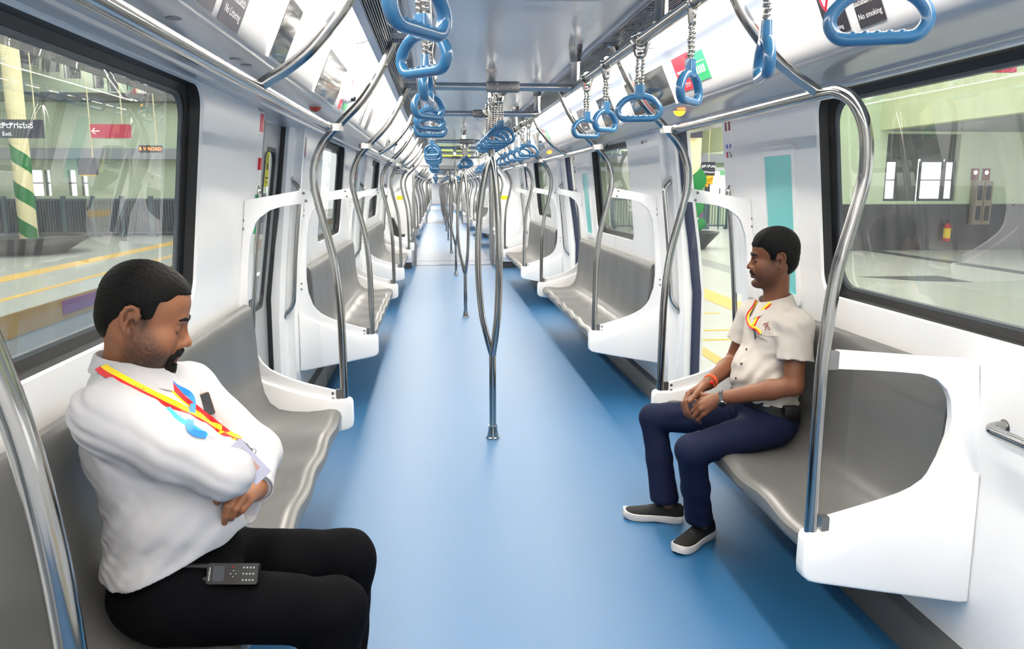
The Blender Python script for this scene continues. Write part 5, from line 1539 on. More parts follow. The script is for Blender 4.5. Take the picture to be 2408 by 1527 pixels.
    ribbon_obj(root, tree, [(392, 960), (415, 985), (445, 1002), (470, 1018), (486, 1027)], .014, [mat('light_blue_ribbon', (60, 170, 240), .5)], 'blue_lanyard', .002, 'light blue lanyard', False, None, 6)
    # metal clips
    q = MB(); p0, n0 = on(tree, 556, 1037, .006); p1, _ = on(tree, 575, 1052, .008); p2, _ = on(tree, 588, 1066, .008)
    q.tube([p0, p1], .0035, 8); q.tube([p1, p2], .0022, 8); part(q, 'lanyard_clip', M_BRUSH, root)
    q = MB(); q.tube([p2 + V((.007 * math.cos(a), 0, .007 * math.sin(a))) for a in [2 * PI * k / 14 for k in range(14)]], .0012, 6, closed=True); part(q, 'clip_ring', M_STEEL, root)
    q = MB(); p3, _ = on(tree, 488, 1028, .006); p4, _ = on(tree, 540, 1038, .008); q.tube([p3, (p3 + p4) / 2 + V((0, -.003, 0)), p4], .0026, 8); part(q, 'lanyard_clip', M_WHITE2, root)
    # badge: a plastic sleeve lying across the left forearm
    c0 = on(tree, 552, 1040, .016)[0]; c1 = at(634, 1104, c0.y + .03)
    u = (c1 - c0); u = u.normalized(); n = (c1 - CAM).normalized(); n = -(n - u * n.dot(u)).normalized(); v = n.cross(u)
    if v.z > 0: v = -v
    Lc, Wc = .115, .046
    f = lambda x, y, z=0: c0 + u * x + v * y + n * (z + .020)
    b = MB(); b.prism(rrect(0, 0, Lc, Wc, .004, 2), lambda x, y, d: f(x, y, d), 0, .0016)
    bd = part(b, 'id_badge', M_SHIRT_A if False else mat('badge_card', (186, 186, 206), .25), root, 0, 'white identity badge')
    b = MB(); b.add([f(.062, .012, .002), f(.088, .012, .002), f(.088, .034, .002), f(.062, .034, .002)], [(0, 1, 2, 3)]); part(b, 'portrait', mat('badge_portrait', (190, 150, 140), .4), bd, 0)
    b = MB(); 
    for k in range(5): b.add([f(.022 + k * .006, .008, .002), f(.0235 + k * .006, .008, .002), f(.0235 + k * .006, .024 + .006 * (k % 2), .002), f(.022 + k * .006, .024 + .006 * (k % 2), .002)], [(0, 1, 2, 3)])
    part(b, 'print_lines', M_GREY, bd, 0)
    # shirt pocket flap seam lines: yoke and side seam stay as folds in the cloth
    # ---- phone in the breast pocket (a thing of its own)
    p, nn = on(tree, 478, 952, .006, at(478, 952, 2.08))
    ph = thing('phone', 'black phone with tan case edge in the sleeping man\'s shirt pocket', 'phone', p)
    up = V((-.25, .05, .97)).normalized(); sd = V((.75, .62, .16)); sd = (sd - up * sd.dot(up)).normalized(); nr = up.cross(sd)
    if nr.y > 0: nr = -nr
    b = MB(); b.prism(rrect(-.017, -.032, .017, .030, .005, 3), lambda x, y, d: p + sd * x + up * y + nr * d, -.004, .004); part(b, 'case', mat('tan_phone_case', (150, 112, 70), .4), ph)
    b = MB(); b.prism(rrect(-.0155, -.031, .0155, .0285, .004, 3), lambda x, y, d: p + sd * x + up * y + nr * d, .0041, .0048); part(b, 'screen', mat('phone_glass', (38, 36, 40), .08, coat=1), ph)
    # ---- walkie-talkie lying on the near thigh
    ttree = bvh(tv, tq)
    cR, nR = on(ttree, 545, 1365, .022, at(545, 1365, 1.76))
    rd = thing('walkie_talkie', 'black walkie-talkie lying on the sleeping man\'s thigh', 'two-way radio', cR)
    a, bb = at(482, 1366, cR.y), at(606, 1366, cR.y); ux = (bb - a).normalized(); nz = (CAM - cR); nz = (nz - ux * nz.dot(ux)).normalized(); uy = nz.cross(ux)
    if uy.z < 0: uy = -uy
    g = lambda x, y, z: cR + ux * x + uy * y + nz * z
    M_RAD = mat('radio_plastic', (15, 15, 18), .45)
    b = MB(); b.prism(rrect(-.058, -.0235, .062, .0255, .006, 3), g, -.016, .012); part(b, 'housing', M_RAD, rd, 40)
    b = MB(); b.tube([g(-.055, .018, 0), g(-.09, .019, .012), g(-.168, .0185, .040)], [.0075, .006, .0042], 10); part(b, 'antenna', M_BLACK, rd)
    b = MB(); b.tube([g(-.058, -.012, 0), g(-.072, -.012, 0)], .008, 12); part(b, 'knob', M_BLACK, rd)
    b = MB(); b.add([g(-.043, -.016, .0124), g(-.017, -.016, .0124), g(-.017, .019, .0124), g(-.043, .019, .0124)], [(0, 1, 2, 3)]); part(b, 'display', mat('radio_lcd', (72, 74, 80), .2), rd, 0)
    for i in range(3):
        for j in range(4):
            x, y = .026 + j * .0078, .0155 - i * .0145
            b = MB(); b.add([g(x, y - .002, .0124), g(x + .0038, y - .002, .0124), g(x + .0038, y + .002, .0124), g(x, y + .002, .0124)], [(0, 1, 2, 3)]); part(b, 'key', M_GREY, rd, 0)
    for k in range(4):
        t = k * PI / 2; b = MB(); b.ball(g(.004 + .006 * math.cos(t), .001 + .007 * math.sin(t), .0125), .0013, 6, 4); part(b, 'navigation_key', M_WHITE2, rd)
    b = MB(); b.ball(g(.003, .0165, .0125), .0018, 6, 4); part(b, 'end_key', M_RED, rd)
    q = MB(); text_mb(q, 'MOTOROLA', .0055, lambda x, y: g(-.051 - y, x, .0126)); part(q, 'lettering', M_WHITE2, rd, 0)
    return root

def collar(root, parent, cs, fr, rx, ry, m, yaw, tilt, hh):
    """a turned-down shirt collar: stand and fall wrapped round the neck, open at the throat"""
    c = Vector(cs[0]); f = Vector((math.cos(yaw), math.sin(yaw), 0)); l = Vector((-f.y, f.x, 0)); up = Vector((0, 0, 1))
    b = MB(); rows = []
    n = 44
    for k in range(n + 1):
        t = 2 * PI * k / n
        a = math.radians(14) + (2 * PI - math.radians(28)) * k / n
        d = f * math.cos(a) * rx + l * math.sin(a) * ry
        front = max(0, math.cos(a)); zz = -tilt * math.cos(a) * rx + .004
        o = d.normalized()
        hgt = hh * (1 + .25 * (1 - front)); drop = .040 + .030 * front ** 2
        rows.append([c + d * .985 + up * (zz - .012), c + d * .97 + up * (zz + hgt * .9), c + d * .99 + o * .002 + up * (zz + hgt), c + d + o * (.006) + up * (zz + hgt - .004),
                     c + d + o * (.021 + .008 * front) + up * (zz + hgt - drop), c + d + o * (.018 + .008 * front) + up * (zz + hgt - drop), c + d + o * .003 + up * (zz + hgt - .010)])
    b.loops(rows, False)
    return part(b, 'collar', m, parent, 60)
# ------------------------------------------------------------------ the man in beige on the right bench
def person_right():
    V = Vector
    root = thing('person', 'man in beige short-sleeved shirt sitting with clasped hands on the right bench', 'person', (1.08, 3.22, 0.47))
    shN, shF = V((1.120, 3.035, 1.035)), V((1.085, 3.400, 1.030))
    elN, elF = at(1866, 908, 2.985), V((1.03, 3.455, .80))
    wrN, wrF = at(1692, 938, 3.12), at(1664, 903, 3.28)
    fr = head_frame((1.090, 3.205, 1.297), math.radians(180 - 15), math.radians(3), 0, .975)
    B = Field(); head_prims(B, fr, 0.0)
    B.cap((1.110, 3.22, 1.06), (1.104, 3.212, 1.21), .055, .052, .03)
    B.ell((1.105, 3.22, .95), (.10, .16, .155), None, .05); B.ell((1.08, 3.22, .78), (.095, .135, .13), None, .05); B.ell((1.11, 3.22, .61), (.09, .135, .085), None, .05)
    for sh, el, wr in ((shN, elN, wrN), (shF, elF, wrF)):
        B.cap((1.10, 3.22, 1.03), sh, .05, .047, .04); B.chain([sh, el], [.047, .040], .03); B.chain([el, el + (wr - el) * .3, wr], [.039, .041, .0265], .015)
    for hp, kn, an in (((1.08, 3.13, .575), (.72, 3.10, .50), (.84, 3.265, .09)), ((1.08, 3.32, .575), (.69, 3.585, .50), (.755, 3.50, .09))):
        B.chain([hp, kn], [.072, .050], .04); B.chain([kn, an], [.047, .034], .03)
    # near (left) hand lies in the far (right) hand
    mcN = [at(1651, 940, 3.155), at(1647, 950, 3.135), at(1648, 962, 3.125), at(1655, 974, 3.125)]
    ppN = [at(1632, 955, 3.17), at(1629, 967, 3.155), at(1632, 979, 3.145), at(1641, 987, 3.145)]
    tpN = [at(1629, 975, 3.20), at(1630, 984, 3.195), at(1637, 990, 3.19), at(1647, 994, 3.185)]
    for i in range(4): B.cap(wrN, mcN[i], .022, .0115, .012); B.chain([mcN[i], ppN[i], tpN[i]], [.0104, .0092, .0076], .002)
    thN = [wrN + V((-.01, .02, .0)), at(1652, 930, 3.19), at(1640, 936, 3.205)]
    B.chain(thN, [.016, .0115, .009], .008)
    mcF = [at(1640, 925, 3.225), at(1626, 920, 3.245), at(1618, 926, 3.27), at(1616, 934, 3.285)]
    ppF = [at(1612, 945, 3.205), at(1607, 948, 3.225), at(1606, 953, 3.245), at(1608, 958, 3.26)]
    dpF = [at(1618, 968, 3.185), at(1613, 970, 3.205), at(1612, 974, 3.225), at(1615, 976, 3.24)]
    tpF = [at(1630, 984, 3.175), at(1625, 980, 3.195), at(1622, 982, 3.215), at(1624, 984, 3.23)]
    for i in range(4): B.cap(wrF, mcF[i], .021, .0115, .012); B.chain([mcF[i], ppF[i], dpF[i], tpF[i]], [.0104, .0095, .0087, .0076], .002)
    thF = [wrF + V((-.02, -.02, -.005)), at(1637, 928, 3.185), at(1622, 945, 3.155)]
    B.chain(thF, [.017, .0125, .0098], .006)
    loc = head_local(fr)
    sg = lambda x: 1 / (1 + np.exp(-np.clip(x, -40, 40)))
    def stub(P):
        L = loc(P); x, z = L[:, 0], L[:, 2]
        g = sg((.004 - .66 * np.maximum(x, 0) - z) / .012) * sg((x - .004) / .010) * sg((z + .128) / .010)
        sb = np.exp(-((x - .020) / .011) ** 2) * sg((z + .03) / .01) * sg((.05 - z) / .01)
        return np.clip(np.maximum(g * (.50 + .2 * sg((-.08 - z) / .02) + .08 * np.random.RandomState(5).normal(size=len(P))), sb * .8), 0, .9) * (np.linalg.norm(L, axis=1) < .19)
    def lips(P):
        L = loc(P); return np.exp(-(((L[:, 2] + .066) / .009) ** 2 + (L[:, 1] / .020) ** 4)) * (L[:, 0] > .088)
    body, bv, bq = field_obj(B, 0.0028, 'body', M_SKIN_B, root, {'stubble': stub, 'lips': lips})
    nail(root, body, thF[2], thF[1], V((-.3, -.9, .4)), .008)
    def fringe(F, T, R, s):
        for y in (-.048, -.030, -.012, .006, .024, .042):
            F.cap(T((.040, y, .108)), T((.094 - abs(y) * .40, y * 1.05, .068 + .005 * math.sin(y * 300))), .015, .005, .012)
    hair_obj(fr, 'hair', root, [((-.004, 0, .052), (.1000, .0840, .0930)), ((-.036, 0, .000), (.0620, .0680, .0720)), ((.028, 0, .080), (.0600, .0660, .0480))],
             [(-.14, -.068), (-.070, -.076), (-.044, -.066), (-.034, -.015), (-.028, .020), (-.010, .036), (.008, .034), (.010, -.030), (.030, -.024), (.034, .026), (.048, .044), (.062, .056), (.14, .052)], .0009, extra=fringe, label='thick black side-swept hair')
    ftree = bvh(bv, bq)
    face_hair(root, ftree, fr, [(.010, .0215), (.022, .0265), (.034, .0280), (.048, .0225)], [(.0185, .0000), (.026, .0010), (.034, .0010), (.044, -.0005)])
    for e in (-1, 1):
        q = MB(); q.ball(surf(ftree, fr, e * .031, -.0030, -.0022), (.0035, .0075, .0030), 12, 7, Matrix(NP(fr[1]).tolist())); part(q, 'eye', mat('dark_eye' if e < 0 else 'dark_eye_far', (20, 13, 11), .12), root)
    beard_obj(fr, 'beard', root, ftree, [((.002, -.0495), (.016, -.0520), .0062, .0062), ((.016, -.0520), (.029, -.0610), .0062, .005), ((-.002, -.0495), (-.016, -.0520), .0062, .0062), ((-.016, -.0520), (-.029, -.0610), .0062, .005)], 0, .0034)
    # ---- beige shirt
    S = Field()
    S.ell((1.110, 3.22, .955), (.118, .178, .165), None, .05); S.ell((1.068, 3.22, .79), (.128, .162, .15), None, .05); S.ell((1.09, 3.22, .68), (.128, .164, .10), None, .05)
    S.cap((1.108, 3.22, 1.07), (1.10, 3.22, 1.11), .072, .066, .04)
    S.cap((1.115, 3.14, 1.065), shN, .058, .062, .05); S.cap((1.10, 3.30, 1.06), shF, .058, .060, .05)
    hN = shN + (elN - shN) * .56; hF = shF + (elF - shF) * .56
    for sh, h_, el in ((shN, hN, elN), (shF, hF, elF)):
        ax = NP((el - sh).normalized()); a_, b_ = NP(sh), NP(h_ + (el - sh) * .06); L2 = float((b_ - a_) @ (b_ - a_)); hh = NP(h_)
        def f(P, a_=a_, b_=b_, L2=L2, ax=ax, hh=hh):
            t = np.clip(((P - a_) @ (b_ - a_)) / L2, 0, 1)
            return np.maximum(np.linalg.norm(P - a_ - t[:, None] * (b_ - a_), axis=1) - (.066 + .004 * t), (P - hh) @ ax)
        S._add(f, (a_ + b_) / 2, np.sqrt(L2) / 2 + .07, .025, 'u')
    def post(P, d):
        low = np.clip((.95 - P[:, 2]) / .14, 0, 1)
        w = np.abs(np.sin(P[:, 2] * 52 - P[:, 0] * 30 + P[:, 1] * 14 + 2.2 * wob(P, 11, 21))) ** 2
        arm = np.clip((3.14 - P[:, 1]) / .06, 0, 1)
        w2 = np.abs(np.sin(P[:, 0] * 60 + P[:, 2] * 22 + 1.8 * wob(P, 12, 22))) ** 2
        d = d - .008 * low * w - .003 * arm * w2 - .0022 * wob(P, 32, 23)
        d = np.maximum(d, .688 - P[:, 2] + .05 * np.clip((1.0 - P[:, 0]) / .08, 0, 1) + .006 * wob(P, 20, 24))
        return d
    S.post.append(post)
    S.cap((1.10, 3.215, 1.115), (1.08, 3.20, 1.26), .060, .085, .006, 's')
    shirt, sv, sq = field_obj(S, 0.0038, 'shirt', M_SHIRT_B, root)
    tree = bvh(sv, sq)
    collar(root, shirt, [(1.099, 3.218, 1.098)], fr, .070, .066, M_SHIRT_B, math.radians(180 - 6), .22, .026)
    for px, py in ((1788, 730), (1772, 775), (1756, 822), (1744, 856), (1731, 890)):
        p, n = on(tree, px, py, .001)
        q = MB(); q.lathe([(.0055, 0), (.0055, .002), (.004, .0026)], p, n, 12); part(q, 'button', M_BUTTON, shirt)
    # pocket: welt line, embroidered name and emblem
    def cloth_text(txt, size, px, py, ang, m, name):
        p, n = on(tree, px, py, .0022); t = at(px + 10, py + 10 * math.tan(ang), p.y) - p; t = (t - n * t.dot(n)).normalized(); u = n.cross(t)
        if u.z < 0: u = -u
        q = MB()
        text_mb(q, txt, size, lambda a, b: on_near(tree, p + t * a + u * b, n))
        part(q, name, m, shirt, 0)
    def on_near(tr, p, n):
        h = tr.find_nearest(p)
        return (h[0] + n * .0018) if h[0] is not None else p
    cloth_text('KALLAPPA S', .012, 1791, 797, .12, M_DGREY, 'embroidered_name')
    p, n = on(tree, 1804, 768, .003); t = at(1814, 768, p.y) - p; t = (t - n * t.dot(n)).normalized(); u = n.cross(t)
    if u.z < 0: u = -u
    M_EMB = mat('maroon_embroidery', (132, 34, 44), .7)
    loops = [[(-.012, .012), (-.004, .016), (.000, .008), (-.004, -.002), (-.010, -.010), (-.013, -.017)], [(.011, .017), (.004, .014), (.002, .004), (.006, -.006), (.012, -.012), (.009, -.018), (.003, -.014), (.002, -.006)], [(-.012, .000), (-.004, .003), (.004, .001), (.010, .003)], [(-.014, .006), (-.016, .014), (-.010, .017), (-.006, .012)]]
    q = MB()
    for lp in loops: q.tube([on_near(tree, p + t * a + u * b, n) for a, b in [(w.x, w.y) for w in catmull([(a, b, 0) for a, b in lp], 4)]], .0011, 6)
    part(q, 'embroidered_emblem', M_EMB, shirt)
    b = MB(); pts = []
    for px, py in ((1778, 786), (1795, 789), (1812, 791), (1830, 791)):
        h, nn = on(tree, px, py, .0012); pts.append(h)
    b.tube(catmull(pts, 5), .0012, 6); part(b, 'pocket_edge', mat('shirt_seam', (168, 160, 156), .8), shirt)
    # ---- lanyard tucked round the collar, ends in the pocket
    ribbon_obj(root, tree, [(1824, 704), (1812, 716), (1798, 728), (1784, 746), (1776, 764), (1770, 770)], .017, [M_RED, M_YELLOW], 'lanyard', .004, 'yellow and red lanyard', True, None, 6)
    ribbon_obj(root, tree, [(1782, 708), (1775, 722), (1764, 736), (1759, 750), (1765, 766), (1774, 772), (1784, 776), (1790, 786)], .015, [M_YELLOW, M_RED], 'lanyard', .0055, 'yellow and red lanyard', True, None, 6)
    p1, n1 = on(tree, 1777, 774, .008); p2, _ = on(tree, 1778, 797, .004)
    q = MB(); q.tube([p1, p2], .0035, 8); part(q, 'pen_clip', M_BLACK, root)
    # ---- navy trousers
    T_ = Field(); T_.ell((1.10, 3.22, .60), (.128, .165, .105), None, .04); T_.ell((1.075, 3.22, .645), (.118, .155, .075), None, .04)
    for hp, kn, an, r2 in (((1.08, 3.13, .58), (.722, 3.10, .495), (.825, 3.255, .10), .060), ((1.08, 3.32, .58), (.692, 3.585, .497), (.735, 3.505, .12), .068)):
        T_.chain([hp, kn], [.088, .066], .04); T_.chain([kn, NP(kn) * .5 + NP(an) * .5, an], [.063, .060, r2], .025)
    def tpost(P, d):
        fold = np.abs(np.sin(P[:, 0] * 34 + P[:, 2] * 46 + P[:, 1] * 20 + 2.4 * wob(P, 10, 31))) ** 2 * np.clip(wob(P, 8, 34) + .5, 0, 1)
        kz = np.exp(-((P[:, 0] - .80) / .08) ** 2) + np.exp(-((P[:, 0] - 1.06) / .06) ** 2)
        d = d - .006 * fold * kz - .0022 * wob(P, 35, 32)
        return np.maximum(d, .105 - P[:, 2])
    T_.post.append(tpost)
    tro, tv, tq = field_obj(T_, 0.0042, 'trousers', M_TROU_B, root)
    # belt and pouch
    b = MB(); rows = []
    for k in range(41):
        a = 2 * PI * k / 40; cx, cy = 1.092 + .135 * math.cos(a), 3.22 + .172 * math.sin(a); zz = .664 + (1.09 - cx) * .30
        rows.append([(cx, cy, zz + .018), (cx + .004 * math.cos(a), cy + .004 * math.sin(a), zz + .018), (cx + .004 * math.cos(a), cy + .004 * math.sin(a), zz - .018), (cx, cy, zz - .018)])
    b.loops(rows[:-1], True, False, True); part(b, 'belt', M_BELT, root)
    c = at(1858, 966, 3.03); b = MB(); b.box((c.x - .028, c.y - .012, c.z - .02), (c.x + .035, c.y + .02, c.z + .02), .008); part(b, 'belt_pouch', M_BELT, root)
    # ---- watch and thread bracelets
    ax = (wrN - elN).normalized(); a0 = V((0, 0, 1)); a0 = (a0 - ax * a0.dot(ax)).normalized(); a1 = ax.cross(a0); cw = wrN - ax * .012
    b = MB()
    for k in range(26):
        t = 2 * PI * k / 26; o = a0 * math.cos(t) + a1 * math.sin(t); s2 = (a0 * -math.sin(t) + a1 * math.cos(t)); cc = cw + o * .0305
        b.add([cc + s2 * (.0033 * i) + ax * (.0085 * j) + o * (.0018 * l) for i, j, l in ((-1, -1, 0), (1, -1, 0), (1, 1, 0), (-1, 1, 0), (-.8, -.9, 1), (.8, -.9, 1), (.8, .9, 1), (-.8, .9, 1))], [(4, 5, 6, 7), (0, 1, 5, 4), (1, 2, 6, 5), (2, 3, 7, 6), (3, 0, 4, 7), (0, 3, 2, 1)])
    w = part(b, 'watch_bracelet', M_STEEL, root, 30)
    o = (CAM - cw); o = o - ax * o.dot(ax); o = (o.normalized() * .75 + V((0, 0, -.65))); o = (o - ax * o.dot(ax)).normalized()
    b = MB(); b.lathe([(.0175, 0), (.0185, .002), (.0185, .007), (.016, .009)], cw + o * .0295, o, 22); part(b, 'watch_case', M_STEEL, w)
    b = MB(); b.lathe([(.0155, 0), (.0155, .0006)], cw + o * .0386, o, 22); part(b, 'watch_dial', mat('dark_dial', (26, 28, 36), .15, coat=1), w)
    ax = (wrF - elF).normalized(); a0 = ax.orthogonal().normalized(); a1 = ax.cross(a0)
    for i, (m, r) in enumerate(((mat('orange_thread', (228, 96, 40), .7), .0028), (mat('red_thread', (206, 24, 26), .7), .003), (mat('coral_thread', (236, 130, 70), .7), .0024))):
        c = wrF - ax * (.022 + .006 * i); b = MB(); b.tube([c + (a0 * math.cos(t) + a1 * math.sin(t)) * .0305 for t in [2 * PI * k / 24 for k in range(24)]], r, 6, closed=True); part(b, 'thread_bracelet', m, root)
    k0 = at(1674, 900, wrF.y - .035); b = MB(); b.ball(k0, (.009, .008, .009), 8, 6); b2 = part(b, 'bracelet_knot', mat('red_knot', (214, 20, 18), .7), root)
    b = MB(); b.tube(catmull([k0, k0 + V((.008, -.003, -.008)), k0 + V((.012, -.004, -.02))], 4), .002, 6); part(b, 'bracelet_tail', MATS['orange_thread'], root)
    # ---- shoes
    shoe(root, (.915, 3.335), (.690, 3.150), .30)
    shoe(root, (.825, 3.478), (.550, 3.568), .29)
    return root
import time as _t
_t0 = _t.time()
PA = person_left()
PB = person_right()
print('people', round(_t.time() - _t0, 1), 's')
# ================================================================== displays, stickers, cameras and lamps on the cove and walls
def cov(s, y, t, d=0.0):
    """a point on the cove panel: t runs from its lower edge to its upper edge, d lifts it off the panel"""
    return (s * (0.868 - 0.073 * t - d * 0.92), y, 2.030 + 0.170 * t - d * 0.39)
def cov_plate(s, y0, y1, t0, t1, d0, d1, r=0.0):
    q = MB(); q.prism([(y0, t0), (y1, t0), (y1, t1), (y0, t1)] if not r else rrect(y0, t0, y1, t1, r, 2), lambda u, v, d: cov(s, u, v, d), d0, d1); return q
M_STK_R = mat('red_sticker', (214, 28, 56), .35)
M_STK_G = mat('green_sticker', (40, 176, 110), .35)
M_STK_D = mat('charcoal_sticker', (46, 44, 60), .35)
M_STK_K = mat('black_sticker', (24, 22, 34), .35)
M_STK_W = mat('sticker_print_white', (240, 240, 244), .5)
M_STK_M = mat('maroon_print', (128, 36, 48), .5)
def cov_text(root, s, txt, size, y, t, align='CENTER'):
    q = MB(); k = 0.185 / 1.0
    text_mb(q, txt, size, lambda a, b: cov(s, y + (a if s < 0 else -a), t + b / 0.185, 0.0032), align); return part(q, 'print', M_STK_W, root, 0)
def display(s, y0, y1, label):
    root = thing('display_screen', label, 'display', cov(s, (y0 + y1) / 2, .5), 'black display screens on the coves')
    part(cov_plate(s, y0 - .02, y1 + .02, -.10, 1.06, .001, .006), 'bezel', M_WHITE2, root, 0)
    part(cov_plate(s, y0, y1, -.05, 1.0, .006, .009), 'screen_glass', M_SCREEN, root, 0)
    return root
def dome(s, y, label):
    c = cov(s, y, .5); root = thing('security_camera', label, 'security camera', c)
    n = Vector((-s * .92, 0, -.39)); q = MB(); q.lathe([(.052, -.002), (.052, .012), (.048, .026), (.036, .042), (.018, .051), (.002, .054)], c, n, 24); part(q, 'dome', M_WHITE, root)
    e = Vector(c) + n * .040 + Vector((0, -.018, -.012)); q = MB(); q.ball(e, (.019, .019, .019), 14, 8); part(q, 'lens', M_SCREEN, root)
    return root
def sticker(nm, s, y0, y1, t0, t1, m, label, cat='sticker', txt=()):
    root = thing(nm, label, cat, cov(s, (y0 + y1) / 2, (t0 + t1) / 2))
    part(cov_plate(s, y0, y1, t0, t1, .001, .0026), 'sheet', m, root, 0)
    for a in txt: cov_text(root, s, *a)
    return root
# left cove
o = sticker('litter_sign', -1, 2.11, 2.31, -.10, .98, M_STK_D, 'charcoal no-littering sign on the left cove, second from the camera', 'sign', (('No Littering', .030, 2.21, .10), ('ಕಸ ಹಾಕಬಾರದು', .026, 2.21, .30)))
q = MB()
for c in (-.03, .03): q.tube([cov(-1, 2.21 + c + .034 * math.cos(a), .70 + .034 * math.sin(a) / .185, .004) for a in [2 * PI * k / 20 for k in range(20)]], .0016, 5, closed=True)
part(q, 'pictogram', M_STK_W, o)
sticker('cove_sign', -1, 1.84, 2.06, -.08, .98, M_STK_D, 'charcoal sign on the left cove nearest the camera', 'sign')
display(-1, 2.70, 2.92, 'narrow black display screen on the left cove above the sleeping man')
display(-1, 3.66, 4.30, 'wide black display screen on the left cove above the first door')
dome(-1, 4.62, 'white dome security camera on the left cove beside the first display')
sticker('red_notice', -1, 4.50, 4.58, -.02, .25, M_STK_R, 'small red notice under the white dome camera on the left cove')
sticker('red_notice', -1, 4.68, 4.78, .75, 1.0, M_STK_R, 'small red notice above the white dome camera on the left cove')
sticker('green_notice', -1, 4.66, 4.82, .05, .55, M_STK_G, 'green notice beside the white dome camera on the left cove')
for i, (y, w) in enumerate(((5.62, .05), (5.74, .04))):
    sticker('instruction_strip', -1, y, y + w, .0, .95, MATS['mid_grey_paint'] if i == 0 else M_STK_D, ['grey instruction strip on the left cove past the dome camera', 'thin charcoal instruction strip on the left cove past the dome camera'][i])
sticker('photo_strip', -1, 6.1, 6.3, .0, .9, M_STK_D, 'dark pictogram notice on the left cove over the middle bench')
# right cove
o = sticker('eating_sign', 1, 2.27, 2.40, .1, 1.0, M_STK_K, 'black no-eating sign with red ring on the right cove', 'sign', (('No eating', .018, 2.335, .20),))
q = MB(); q.tube([cov(1, 2.335 + .042 * math.cos(a), .70 + .042 * math.sin(a) / .185, .0035) for a in [2 * PI * k / 24 for k in range(24)]], .0055, 6, closed=True, flat=(.4, 1)); q.tube([cov(1, 2.335 - .03, .70 + .03 / .185, .0036), cov(1, 2.335 + .03, .70 - .03 / .185, .0036)], .004, 6); part(q, 'prohibition_ring', M_STK_R, o)
q = MB(); q.lathe([(.040, 0), (.040, .0006)], cov(1, 2.335, .70, .0028), (-.92, 0, -.39), 24); part(q, 'disc', M_STK_W, o, 0)
sticker('smoking_sign', 1, 2.09, 2.22, .06, .78, M_STK_K, 'black no-smoking sign on the right cove nearest the camera', 'sign', (('No smoking', .0235, 2.155, .22), ('ಧೂಮಪಾನ ನಿಷೇಧ', .018, 2.155, .42)))
o = sticker('red_notice', 1, 3.60, 3.84, .12, 1.0, M_STK_R, 'red emergency notice on the right cove beside the green one', 'sticker', (('Emergency', .022, 3.77, .62), ('STOP', .03, 3.72, .25)))
q = cov_plate(1, 3.63, 3.68, .35, .95, .003, .0055, .01); part(q, 'handle_picture', M_STK_M, o, 0)
o = sticker('green_notice', 1, 3.42, 3.58, .22, .90, M_STK_G, 'green priority seating notice on the right cove beside the red one')
for k in range(4):
    q = cov_plate(1, 3.45 + .03 * k, 3.466 + .03 * k, .40, .58, .003, .0036); part(q, 'pictogram', M_STK_W, o, 0)
q = cov_plate(1, 3.43, 3.57, .66, .68, .003, .0036); part(q, 'rule_line', M_STK_W, o, 0)
display(1, 3.98, 4.78, 'wide black display screen on the right cove above the first door')
display(1, 5.22, 5.62, 'narrow black display screen on the right cove past the first door')
sticker('charcoal_notice', 1, 6.18, 6.46, .10, 1.0, M_STK_D, 'charcoal notice on the right cove over the middle bench', 'sticker', (('No Littering', .03, 6.32, .2), ('ಕಸ', .05, 6.32, .5)))
for k in (1, 2):
    dy = PITCH * k; w = ['', 'second', 'third'][k]
    display(-1, 3.66 + dy, 4.30 + dy, 'black display screen on the left cove above the %s door' % w)
    display(1, 3.98 + dy, 4.60 + dy, 'black display screen on the right cove above the %s door' % w)
    if k == 1:
        dome(-1, 4.62 + dy, 'white dome camera on the left cove by the second door'); dome(1, 3.86 + dy, 'white dome camera on the right cove by the second door')
        sticker('red_notice', 1, 3.62 + dy, 3.76 + dy, .2, 1.0, M_STK_R, 'red notice on the right cove by the second door'); sticker('green_notice', 1, 3.46 + dy, 3.58 + dy, .3, .95, M_STK_G, 'green notice on the right cove by the second door')
        sticker('instruction_strip', -1, 5.2 + dy, 5.4 + dy, .1, .9, M_STK_D, 'charcoal notice on the left cove past the second door')
# speaker perforations on the coves
for s, y in ((-1, 3.40), (1, 4.95), (-1, 5.25)):
    q = MB()
    for a in range(5):
        for b_ in range(10):
            q.lathe([(.0032, 0), (.0032, .0004)], cov(s, y + .016 * (a - 2) + .008 * (b_ % 2), .25 + .055 * b_, .0008), (-s * .92, 0, -.39), 6)
    o = solo(q, 'speaker_perforation', M_LGREY, 'round speaker perforations in the %s cove %s' % (SIDE[s], {3.40: 'between the two nearest displays', 4.95: 'beside the first display', 5.25: 'past the first dome camera'}[y]), 'speaker', cov(s, y, .5), smooth=0)
# door indicator lamps under the soffit
def lamp(s, y, on_, label):
    root = thing('door_indicator_lamp', label, 'indicator lamp', (s * .925, y, 1.985))
    q = MB(); q.lathe([(.036, .004), (.036, -.002), (.032, -.004)], (s * .925, y, 1.990), seg=22); part(q, 'rim', M_LGREY, root)
    q = MB(); q.lathe([(.030, -.002), (.029, -.010), (.023, -.019), (.012, -.026), (.001, -.028)], (s * .925, y, 1.990), seg=22); part(q, 'lens', MATS.get('amber_lens_lit') or emis('amber_lens_lit', (255, 120, 20), 3.0) if on_ else (MATS.get('red_lens') or mat('red_lens', (196, 62, 30), .2)), root)
    return root
for k in (1, 2, 3):
    w = ['', 'first', 'second', 'third'][k]
    lamp(-1, DOOR(k) - .74, False, 'unlit orange-red indicator lamp over the %s left door' % w)
    lamp(1, DOOR(k) - .70, True, 'glowing amber indicator lamp over the %s right door' % w)
